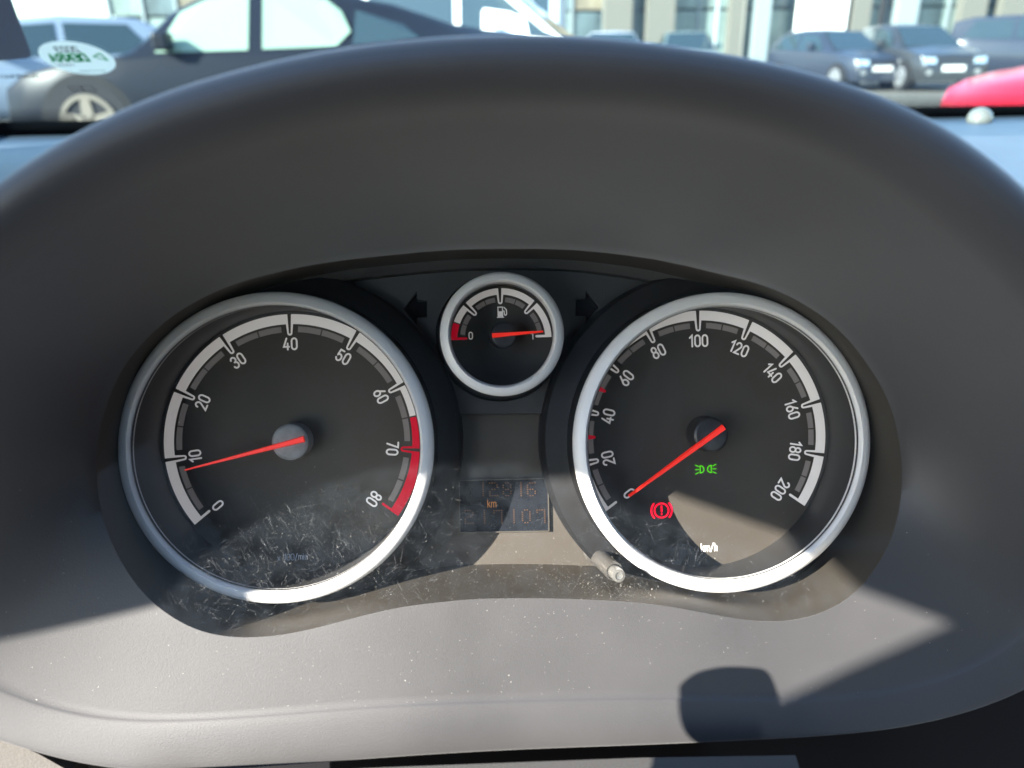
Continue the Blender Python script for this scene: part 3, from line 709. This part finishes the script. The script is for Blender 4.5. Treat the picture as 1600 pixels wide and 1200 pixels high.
tag(ws, 'slanting tinted windscreen with a dotted black lower edge', 'windscreen')
def wsp(x, s, d=0.0):          # windscreen coordinates: across, and up the slope; d towards the cabin
    c = cos(radians(31)); n = sin(radians(31)); return Vector((x, -s*c - d*n, s*n - d*c))
def to_ws(px, py):
    p = on_ws(px, py); return p.x, (YB - p.y) / cos(radians(31))
mesh('glass', [wsp(-.8, -.02), wsp(1.3, -.02), wsp(1.3, .82), wsp(-.8, .82)], [(0, 1, 2, 3)], M['wglass'], ws)
sb = to_ws(1450, 170)[1]
mesh('black_band', [wsp(-.8, -.02, .001), wsp(1.3, -.02, .001), wsp(1.3, sb, .001), wsp(-.8, sb + .012, .001)], [(0, 1, 2, 3)], M['frit'], ws)
def dots():
    m = MB(); pitch = .0019; st = to_ws(1450, 148)[1] - sb; nrow = max(6, int(st / pitch)); 
    for x0, x1 in ((-.56, -.36), (.36, .62)):
        n = int((x1 - x0) / pitch)
        for i in range(n):
            for r in range(nrow):
                x = x0 + (i + .5 * (r % 2)) * pitch; f = (x1 and (x + .8) / 2.1)
                s0 = sb + .012 * (1 - f) + (r + .3) * pitch * .9; rad = pitch * .52 * (1 - .62 * r / nrow)
                m.add([wsp(x + rad*cos(2*pi*k/6), s0 + rad*sin(2*pi*k/6), .001) for k in range(6)], [tuple(range(6))])
    o = m.build('frit_dots', M['frit'], ws); o['kind'] = 'stuff'
dots()
def ws_frame(px, py):          # origin and axes for print on the glass
    x, s_ = to_ws(px, py); return x, s_
def ws_obj(name, mb, mat, parent=None, d=.0015):
    vs = [wsp(v.x, v.y, d + v.z) + (Vector((0, YB, ZB)) if parent is None else Vector((0, 0, 0))) for v in mb.v]
    return mesh(name, vs, mb.f, mat, parent)
def sticker():
    x, s0 = to_ws(120, 87); xr, _ = to_ws(176, 87); _, st = to_ws(120, 60.5); _, sbm = to_ws(120, 114.5)
    rx = xr - x; ry = (st - sbm) / 2; s0 = (st + sbm) / 2; h = ry * 2
    m = MB(); m.add([(x + rx*cos(2*pi*i/48), s0 + ry*sin(2*pi*i/48), 0) for i in range(48)], [tuple(range(48))])
    o = ws_obj('round_sticker', m, M['sticker']); tag(o, 'oval cream sticker with green mirrored lettering on the windscreen', 'sticker')
    sy = ry / 27; sx = rx / 56
    def t(name, s_, cx, cy, hpx, th, mat, wide):      # lettering is on the outside, so it reads mirrored; narrow in height because the glass slants
        m = MB(); text(None, s_, (0, 0), 1.0, .17 * th, 0, None, None, 0, mirror=True, mb=m)
        w_ = max(v.x for v in m.v) - min(v.x for v in m.v)
        for v in m.v: v.x = v.x / w_ * wide * sx + x + cx*sx; v.y = v.y * hpx * sy + s0 + cy*sy
        ws_obj(name, m, mat, None, .0019).parent = o
    t('year', '2023', -3, 15, 8, 1.0, M['stgrey'], 38)
    t('lettering', 'DEKRA', -13, 2, 11, 1.5, M['stgreen'], 62)
    m = MB(); I = lambda v: (v.x, v.y)
    for a, b in (((28, 3), (44, -3)), ((28, 3), (42, 8)), ((42, 8), (45, -3))): 
        stroke(m, [(x + a[0]*sx, s0 + a[1]*sy), (x + b[0]*sx, s0 + b[1]*sy)], 3.0*sx, I, 0)
    ws_obj('logo', m, M['stgreen'], None, .0019).parent = o
    m = MB(); r = random.Random(2)
    for k in range(7): stroke(m, [(x + (-42 + k*4.2)*sx, s0 - 8*sy + r.uniform(-1, 1)*sy), (x + (-40 + k*4.2)*sx, s0 - (11 + r.uniform(-1, 1))*sy)], 1.6*sx, I, 0.0001*k*0)
    for k in range(10): stroke(m, [(x + (-15 + k*4.4)*sx, s0 - 18.5*sy), (x + (-13 + k*4.4)*sx, s0 - (21.5 + r.uniform(-1, 1))*sy)], 1.2*sx, I, 0)
    ws_obj('small_print', m, M['stgrey'], None, .0019).parent = o
sticker()
def etched():
    m = MB(); x, s0 = to_ws(30, 117); x1, _ = to_ws(62, 117); _, s1 = to_ws(30, 113); k = (x1 - x) / 32; v_ = (s1 - s0) / 4
    text(None, 'GUARDIAN', (0, 0), 1.0, .14, 0, None, None, 0, mirror=True, mb=m); w_ = max(v.x for v in m.v) - min(v.x for v in m.v)
    for v in m.v: v.x = v.x / w_ * 62*k + x; v.y = v.y * 5.5*v_ + s0
    ws_obj('etched_mark', m, M['stgrey'], ws, .0012)
    m = MB(); I = lambda v: (v.x, v.y); x, s0 = to_ws(129, 137)
    for q in (-1, 1):
        cx = x + q*10*k; stroke(m, [(cx - 9.5*k, s0 - 5*v_), (cx + 9.5*k, s0 - 5*v_), (cx + 9.5*k, s0 + 5*v_), (cx - 9.5*k, s0 + 5*v_), (cx - 9.5*k, s0 - 5*v_)], 1.3*k, I, 0)
    stroke(m, [(x - 16*k, s0 - 1*v_), (x - 4*k, s0 - 1*v_)], 1.2*k, I, .0001); stroke(m, [(x + 4*k, s0 - 2*v_), (x + 15*k, s0 - 2*v_)], 1.2*k, I, .0001)
    stroke(m, [(x - 10*k, s0 + 3*v_), (x - 10*k, s0 - 4*v_)], 1.2*k, I, .0002)
    ws_obj('etched_mark', m, M['frit'], ws, .0012)
etched()
def card():
    pts = [to_ws(*p) for p in ((-90, -60), (12, -24), (49, 77), (44, 83), (-90, 96))]
    m = MB(); m.add([(a, b, 0) for a, b in pts] + [(a, b, .0012) for a, b in pts], [tuple(range(5)), tuple(range(5, 10))[::-1]] + [(i, (i+1) % 5, (i+1) % 5 + 5, i + 5) for i in range(5)])
    o = ws_obj('parking_permit_holder', m, M['card'], None, .003); tag(o, 'plain grey card stuck in the top left corner of the windscreen', 'card')
card()
def ball():
    p = A(1530, 188, .71); m = bpy.data.meshes.new('light_sensor'); bm = bmesh.new()
    bmesh.ops.create_uvsphere(bm, u_segments=32, v_segments=16, radius=.0107); 
    for v in bm.verts: v.co.z = max(v.co.z, -.004) * .95
    bm.to_mesh(m); bm.free(); m.polygons.foreach_set('use_smooth', [True] * len(m.polygons)); m.materials.append(pm('pearl_dome', (0.16, 0.165, 0.15), 0.25, 0.7))
    o = bpy.data.objects.new('light_sensor', m); COL.objects.link(o); o.location = (p.x, p.y, ZC - .0595)
    tag(o, 'small shiny grey dome on the dashboard near the right end', 'sensor')
ball()
# ------------------------------------------------------------------ car park
M['ground'] = pm('pale_concrete_paving', (0.13, 0.12, 0.10), 0.85, 0.2, bump=0.3, bscale=30, var=0.15, vscale=3)
M['tyre'] = pm('tyre_rubber', (0.02, 0.02, 0.022), 0.8, 0.2); M['rim'] = pm('alloy', (0.55, 0.56, 0.58), 0.3, 0.6, metal=.7)
M['hubdust'] = pm('dusty_alloy', (0.15, 0.13, 0.105), 0.6, 0.3)
M['cglass'] = pm('car_glass', (0.02, 0.035, 0.04), 0.06, 0.9)
M['mint'] = pm('glass_painted_bright', (0.20, 0.28, 0.22), 0.15, 0.4)  # bright view and sky in the windows painted into the base colour
M['chrome'] = pm('chrome', (0.8, 0.8, 0.82), 0.12, 0.8, metal=1.0)
M['lamp'] = pm('headlamp_glass', (0.7, 0.72, 0.74), 0.08, 1.0, metal=.8)
M['plate'] = pm('white_plate', (0.75, 0.73, 0.70), 0.4, 0.5); M['tail'] = pm('red_lamp_glass', (0.5, 0.02, 0.02), 0.2, 0.8)
M['arch'] = pm('wheel_arch_plastic', (0.02, 0.02, 0.02), 0.8, 0.2); M['grille'] = pm('grille', (0.02, 0.02, 0.022), 0.4, 0.5)
def paint(name, c, metal=0): return pm(name, c, 0.30, 0.5, metal=metal, coat=.3)
gr = MB(); gr.add([(-400, -60, 0), (400, -60, 0), (400, 400, 0), (-400, 400, 0)], [(0, 1, 2, 3)])
tag(gr.build('ground', M['ground']), kind='structure')
def car(name, label, cat, loc, rz, Lg, Wd, H, paintm, belt, prof, front_wheel, rear_wheel, wr=.33, glass=None, sideglass=(), group=None, beltline=True, rimm=None):
    """local axes: x to the front of the car, z up. prof: (x, top of body below glass, roof height, half width low, half width roof)"""
    r = empty(name, loc, rz); tag(r, label, cat, group); glass = glass or M['cglass']
    vs = []; fs = []; sec = []
    for x, zb, zr, w1, w2 in prof:
        z0 = .22
        half = [(w1*.90, z0), (w1*.985, z0 + .12), (w1, (z0 + zb)*.5), (w1*.985, zb - .05), (w1*.955, zb), (w2 if zr > zb + .02 else w1*.85, max(zr - .05, zb + .005)), (w2*.86 if zr > zb + .02 else w1*.6, max(zr, zb + .02)), (0, max(zr, zb + .02) + .02)]
        sec.append([(x, -y, z) for y, z in half] + [(x, y, z) for y, z in half[::-1][1:]])
    K = len(sec[0]); vs = [v for s_ in sec for v in s_]
    for i in range(len(sec) - 1):
        for j in range(K - 1): fs.append((i*K+j, i*K+j+1, (i+1)*K+j+1, (i+1)*K+j))
        fs.append((i*K+K-1, i*K, (i+1)*K, (i+1)*K+K-1))
    fs.append(tuple(range(K))); fs.append(tuple(range((len(sec)-1)*K, len(sec)*K))[::-1])
    m = MB(); m.add(vs, fs); b = m.build('body', paintm, r); sharp(b, 32)
    def at_side(x, z, s, out=.012):
        xs = [p[0] for p in prof]; inc = xs[0] < xs[-1]; pp = prof if inc else prof[::-1]; xs = [p[0] for p in pp]
        zb, zr, w1, w2 = (float(np.interp(x, xs, [p[k] for p in pp])) for k in (1, 2, 3, 4))
        t = min(1, max(0, (z - zb) / max(.02, zr - .05 - zb))); return Vector((x, s * (w1*.955 * (1 - t) + w2 * t + out), z))
    for s in (-1, 1):
        for pts in sideglass:
            q = [at_side(x, z, s) for x, z in pts]; mm = MB(); mm.prism(q, (0, -s*.006, 0)); mm.build('side_window', glass, r)
        for wx in (front_wheel, rear_wheel):
            w1 = max(p[3] for p in prof)
            for nm, rad, mt, y0, y1, par in (('wheel_arch', wr*1.13, M['arch'], w1*.80, w1*1.003, None), ('tyre', wr, M['tyre'], w1*.78, w1*1.012, None)):
                mm = MB(); n = 36; c_ = [(wx + rad*cos(2*pi*i/n), s*y0, wr + rad*sin(2*pi*i/n)) for i in range(n)]
                if nm == 'wheel_arch': c_ = [(x_, y_, max(z_, .2)) for x_, y_, z_ in c_]
                mm.prism(c_, (0, s*(y1 - y0), 0)); ob = mm.build(nm, mt, r)
                if nm == 'tyre':
                    mm = MB(); rr_ = wr*.68; n = 24
                    for k in range(5):
                        a = 2*pi*k/5 + .3; tx, tz = cos(a), sin(a); 
                        mm.prism([(wx + tz*.06 + tx*.04, s*y1*1.004, wr - tx*.06 + tz*.04), (wx + tx*rr_ + tz*.035, s*y1*1.004, wr + tz*rr_ - tx*.035), (wx + tx*rr_ - tz*.035, s*y1*1.004, wr + tz*rr_ + tx*.035), (wx - tz*.06 + tx*.04, s*y1*1.004, wr + tx*.06 + tz*.04)], (0, s*.015, 0))
                    ro = [(wx + rr_*cos(2*pi*i/n), s*y1*1.003, wr + rr_*sin(2*pi*i/n)) for i in range(n)]; ri = [(wx + rr_*.86*cos(2*pi*i/n), s*y1*1.003, wr + rr_*.86*sin(2*pi*i/n)) for i in range(n)]
                    mm.add(ro + ri + [(a_, b_ + s*.02, c2) for a_, b_, c2 in ro + ri], [(i, (i+1) % n, n + (i+1) % n, n + i) for i in range(n)] + [(2*n+i, 2*n+(i+1) % n, 3*n + (i+1) % n, 3*n + i) for i in range(n)] + [(i, (i+1) % n, 2*n+(i+1) % n, 2*n+i) for i in range(n)])
                    mm.build('rim', rimm or M['rim'], ob)
        mx = [p[0] for p in prof if p[2] > p[1] + .05]; xm = (max(mx) if front_wheel > rear_wheel else min(mx)); sg = 1 if front_wheel > rear_wheel else -1
        p_ = at_side(xm - sg*.35, 1.0, s, .02); p_.z = float(np.interp(xm, sorted(q[0] for q in prof), [q[1] for q in sorted(prof)])) + .06
        mm = MB(); mm.box((p_.x - .06, min(p_.y, p_.y + s*.2), p_.z - .02), (p_.x + .08, max(p_.y, p_.y + s*.2), p_.z + .13)); ob = mm.build('door_mirror', paintm, r)
        bv = ob.modifiers.new('b', 'BEVEL'); bv.width = .03; bv.segments = 3
    return r, at_side
def screen(r, x0, z0, w0, x1, z1, w1, name='windscreen', out=.02, mat=None):
    m = MB(); m.prism([(x0, -w0, z0), (x0, w0, z0), (x1, w1, z1), (x1, -w1, z1)], (0, 0, .006)); o = m.build(name, mat or M['cglass'], r); o.location = (out * (1 if x0 > x1 else -1), 0, out*.6); return o
def front_parts(r, xf, w, zl, plate=True, lw=.34, gz=.5):
    for s in (-1, 1):
        m = MB(); m.prism([(xf - .02, s*(w - .05), zl + .07), (xf + .01, s*(w - lw), zl + .05), (xf + .02, s*(w - lw), zl - .07), (xf, s*(w - .05), zl - .07)], (.03, 0, 0)); m.build('headlight', M['lamp'], r)
        m = MB(); c = (xf + .01, s*(w - .22), .42); m.prism([(c[0], c[1] + .07*cos(2*pi*i/12), c[2] + .06*sin(2*pi*i/12)) for i in range(12)], (.03, 0, 0)); m.build('fog_lamp', M['lamp'], r)
    m = MB(); m.box((xf - .02, -.42, gz), (xf + .025, .42, gz + .16)); m.build('grille', M['grille'], r)
    m = MB(); m.box((xf + .012, -.50, .30), (xf + .022, .50, .38)); m.build('lower_grille', M['grille'], r)
    if plate: m = MB(); m.box((xf + .03, -.26, gz - .06), (xf + .045, .26, gz + .055)); m.build('number_plate', M['plate'], r)
# black coupe, side on, front to the left
pc = A(127, 120, 7.7)
k = 1.08
cp = [(-3.92,.95,.95,.80,.6),(-3.8,1.02,1.03,.86,.6),(-3.55,1.06,1.09,.90,.62),(-3.1,1.02,1.17,.92,.60),(-2.6,.99,1.33,.93,.60),(-2.0,.965,1.44,.93,.60),(-1.5,.955,1.47,.93,.60),(-1.0,.95,1.42,.93,.60),(-.7,.945,1.28,.93,.62),(-.42,.945,1.05,.93,.68),(-.30,.94,.95,.93,.75),(.1,.90,.90,.92,.7),(.5,.82,.82,.88,.6),(.72,.70,.70,.80,.5),(.80,.52,.52,.70,.4)]
cp = [(x*k, zb*k - .06, zr*k - .06, a*k, b*k) for x, zb, zr, a, b in cp]
sg_ = [[(-.62, .955), (-1.40, .965), (-1.40, 1.40), (-1.05, 1.375), (-.80, 1.27)], [(-1.52, .970), (-2.14, .985), (-2.26, 1.10), (-2.18, 1.26), (-2.05, 1.36), (-1.52, 1.42)], [(-2.28, .99), (-2.85, 1.04), (-2.70, 1.15), (-2.30, 1.27)]]
sg_ = [[(x*k, (z + .012)*k - .06) for x, z in p] for p in sg_]
r, _s = car('black_coupe', 'dark blue black coupe parked side on behind the oval sticker', 'car', (pc.x, pc.y + 1.0, 0), radians(180), 4.7, 1.86, 1.45, pm('dark_blue_paint', (0.009, 0.011, 0.016), 0.35, 0.12), .95,
    [(x*-1*-1, a, b, c_, d_) for x, a, b, c_, d_ in cp], 0, -2.95*k, wr=.385, glass=M['mint'], sideglass=sg_[:2], rimm=M['hubdust'])
for s in (-1, 1):
    mm = MB(); mm.prism([_s(x, z, s) for x, z in sg_[2]], (0, -s*.006, 0)); mm.build('rear_quarter_window', M['cglass'], r)
def simple(name, label, cat, x_px, Y, rz, scale=1.0, col=(.03,.035,.045), kind='hatch', group=None, body=None):
    pt = A(x_px, 100, Y); p = paint(name + '_paint', col)
    if kind == 'hatch': pr = [(-2.0,.95,1.0,.80,.66),(-1.9,1.0,1.30,.86,.62),(-1.5,.99,1.46,.88,.62),(-.6,.97,1.50,.88,.62),(.1,.96,1.44,.88,.62),(.55,.96,1.20,.88,.66),(.95,.95,.95,.87,.7),(1.5,.88,.88,.85,.6),(1.9,.78,.78,.78,.5),(2.0,.60,.60,.72,.4)]
    elif kind == 'suv': pr = [(-2.3,1.1,1.2,.84,.7),(-2.2,1.15,1.60,.90,.70),(-1.7,1.13,1.72,.93,.70),(-.6,1.1,1.75,.93,.70),(.3,1.08,1.68,.93,.70),(.8,1.08,1.35,.93,.74),(1.15,1.08,1.08,.92,.7),(1.9,1.02,1.02,.90,.6),(2.25,.92,.92,.84,.5),(2.35,.6,.6,.76,.4)]
    elif kind == 'van': pr = [(-2.6,1.15,1.2,.92,.80),(-2.55,1.2,1.95,.95,.82),(-1.0,1.2,2.0,.96,.82),(.7,1.18,1.97,.96,.82),(1.2,1.16,1.62,.95,.84),(1.72,1.14,1.16,.94,.8),(2.2,1.0,1.0,.92,.6),(2.45,.85,.85,.88,.5),(2.5,.6,.6,.82,.4)]
    pr = [(x*scale, a*scale, b*scale, c_*scale, d_*scale) for x, a, b, c_, d_ in pr]
    sgl = {'hatch': [[(-1.7,1.02),(-.62,.99),(-.62,1.40),(-1.4,1.38)],[(-.52,.99),(.62,.98),(.12,1.36),(-.52,1.40)]], 'suv': [[(-1.95,1.18),(-.7,1.14),(-.7,1.63),(-1.65,1.62)],[(-.6,1.14),(.9,1.12),(.32,1.58),(-.6,1.63)]], 'van': [[(-2.4,1.25),(-.9,1.25),(-.9,1.85),(-2.4,1.82)],[(-.8,1.25),(.3,1.24),(.3,1.85),(-.8,1.85)],[(.4,1.24),(1.55,1.2),(.78,1.80),(.4,1.85)]]}[kind]
    sgl = [[(x*scale, z*scale) for x, z in q] for q in sgl]
    r, f = car(name, label, cat, (pt.x, pt.y, 0), rz, 4, 1.8, 1.5, p, .95, pr, 1.35*scale if kind == 'hatch' else 1.5*scale, -1.3*scale if kind == 'hatch' else -1.5*scale, wr=.32*scale, sideglass=sgl, group=group)
    fr = {'hatch': (.97, .97, .70, .18, 1.42, .56), 'suv': (1.13, 1.10, .76, .36, 1.66, .64), 'van': (1.72, 1.17, .80, .76, 1.93, .76)}[kind]
    screen(r, *[q*scale for q in fr])
    xf = {'hatch': 1.97, 'suv': 2.3, 'van': 2.47}[kind]*scale
    front_parts(r, xf, .80*scale, {'hatch': .68, 'suv': .85, 'van': .80}[kind]*scale)
    return r
gp = 'cars parked facing us in front of the glass building'
simple('parked_car', 'dark blue hatchback with bright headlamps, leftmost of the pair by the red bonnet', 'car', 1302, 20.8, radians(-78), .93, (.022, .028, .042), 'hatch', gp)
simple('parked_car', 'dark grey hatchback with a white number plate, beside the large dark off-roader', 'car', 1420, 20.2, radians(-90), .98, (.025, .027, .03), 'hatch', gp)
simple('parked_car', 'large dark blue off-roader at the right edge above the red bonnet', 'car', 1612, 23.5, radians(-30), 1.0, (.016, .022, .036), 'suv', gp)
simple('parked_car', 'pale silver hatchback in front of two beige columns', 'car', 955, 21, radians(-100), .95, (.30, .34, .40), 'hatch', gp)
simple('parked_car', 'small teal car half hidden behind the top of the hood', 'car', 1070, 25, radians(-100), 1.0, (.05, .09, .10), 'hatch', gp)
simple('white_van', 'bright white van behind the tail of the coupe', 'van', 700, 10.8, radians(-12), .92, (.80, .80, .78), 'van')
simple('pale_blue_van', 'pale blue van standing beyond the white van', 'van', 655, 16.5, radians(170), 1.1, (.40, .50, .62), 'van')
simple('parked_car', 'silver blue car in the far left corner beyond the coupe bonnet', 'car', 40, 12.0, radians(200), 1.0, (.16, .20, .26), 'hatch')
# red car: only the bonnet shows, nose to the left
pt = A(1628, 150, 5.4)
rp = [(-2.4,.80,1.3,.85,.6),(-1.6,.93,1.38,.86,.6),(-1.15,.93,.95,.86,.7),(-.6,.90,.90,.85,.65),(-.2,.85,.85,.82,.6),(.1,.78,.78,.76,.5),(.3,.70,.70,.66,.45),(.42,.58,.58,.52,.3),(.46,.42,.42,.40,.2)]
rp = [(x, a*.86, b*.9, c_, d_) for x, a, b, c_, d_ in rp]
rr, _r = car('red_car', 'bright red car of which the bonnet and one headlamp show at the right edge', 'car', (pt.x + .46, pt.y + .75, 0), radians(180), 4, 1.7, 1.4, paint('red_paint', (0.50, 0.006, 0.02), 0), .9, rp, -.35, -2.0, wr=.31, sideglass=[])
for s in (-1, 1):
    m = MB(); m.prism([_r(.36, .52, s, .0), _r(.28, .60, s, .0), _r(-.15, .72, s, .0), _r(.05, .59, s, .0)], (0, s*.03, 0)); m.build('headlight', M['lamp'], rr)
# ------------------------------------------------------------------ glass fronted building
M['pane'] = pm('pale_green_glazing', (0.17, 0.22, 0.205), 0.3, 0.5, var=.5, vscale=.9)
M['panewarm'] = pm('beige_glazing', (0.20, 0.17, 0.12), 0.3, 0.5, var=.6, vscale=1.1)  # pane tones are picked at random for variety
M['panedark'] = pm('dark_glazing', (0.07, 0.10, 0.11), 0.25, 0.6, var=.6, vscale=1.3)
M['column'] = pm('cream_column', (0.14, 0.135, 0.115), 0.7, 0.2); M['mull'] = pm('grey_mullion', (0.22, 0.26, 0.27), 0.5, 0.4); M['white'] = pm('white_render', (0.85, 0.85, 0.82), 0.7, 0.2)
M['dark'] = pm('dark_grey_block', (0.10, 0.12, 0.12), 0.8, 0.2, var=.4, vscale=.5)  # mottled dark grey for the block behind the panes
def building():
    Y = 34.0; r = empty('glass_building', (0, Y, 0)); tag(r, 'long pale showroom building with a glazed front and cream columns', 'building')
    x0, x1 = -14.0, 34.0
    m = MB(); m.box((x0, .6, 0), (x1, 14, 8.4)); m.build('block', M['dark'], r)
    m = MB(); m.box((x0 - .3, -.35, 5.0), (x1 + .3, .5, 6.0)); m.build('fascia', M['white'], r)
    m = MB(); m.box((x0 - .2, -.12, 0), (x1 + .2, .45, .45)); m.build('plinth', M['column'], r)
    pitch = 1.3; n = int((x1 - x0) / pitch); pan = None; mul = None; rnd = random.Random(5)
    for i in range(n):
        for j, (a, b) in enumerate(((.5, 2.45), (2.55, 4.95))):
            m = MB()
            if pan is None: 
                m.box((0, 0, 0), (pitch - .12, .05, 1)); pan = m.build('window_pane', M['pane'], r); o = pan
            else: o = pan.copy(); COL.objects.link(o); o.parent = r
            o.location = (x0 + i * pitch + .06, .2, a); o.scale = (1, 1, b - a)
            o.material_slots[0].link = 'OBJECT'; o.material_slots[0].material = M[rnd.choice(['pane', 'pane', 'pane', 'panewarm', 'panedark'])]
        if mul is None: m = MB(); m.box((-.05, 0, .45), (.05, .14, 5)); mul = m.build('mullion', M['mull'], r); o = mul
        else: o = mul.copy(); COL.objects.link(o); o.parent = r
        o.location = (x0 + i * pitch, .1, 0)
    for px, w_, mt in ((960, .55, 'column'), (1025, .55, 'column'), (1272, .95, 'white'), (1400, .4, 'mull'), (1180, .3, 'mull'), (1500, .5, 'column'), (1140, .25, 'column'), (1330, .35, 'column'), (1560, .5, 'column')):
        x = A(px, 30, Y).x; m = MB(); m.box((x - w_, -.9, 0), (x + w_, -.4, 5.0)); m.build('column', M[mt], r)
building()
kb = MB(); kb.box((-10, 28.4, 0), (30, 30.6, .14)); tag(kb.build('pavement', pm('sandy_kerb', (0.48, 0.40, 0.28), .8, .2)), kind='structure')

def post(px, Y, h, rad, label, col, head=True):
    p = A(px, 60, Y); r = empty('lamp_post', (p.x, p.y, 0)); tag(r, label, 'post')
    lathe('pole', [(rad*1.6, 0), (rad*1.6, .3), (rad, .35), (rad*.8, h)], col, r, (0, 0), 16, 40)
    if head: m = MB(); m.box((-.12, -.7, h - .05), (.12, .1, h + .04)); m.build('lamp_head', col, r)
post(1372, 24.0, 6.5, .09, 'dark slim post standing behind the two hatchbacks', M['arch'])
post(1118, 27.0, 6.5, .07, 'pale grey slim post behind the crown of the hood', M['mull'])
post(1160, 26.0, 5.5, .05, 'thin pale flagpole left of the white column', M['column'], False)
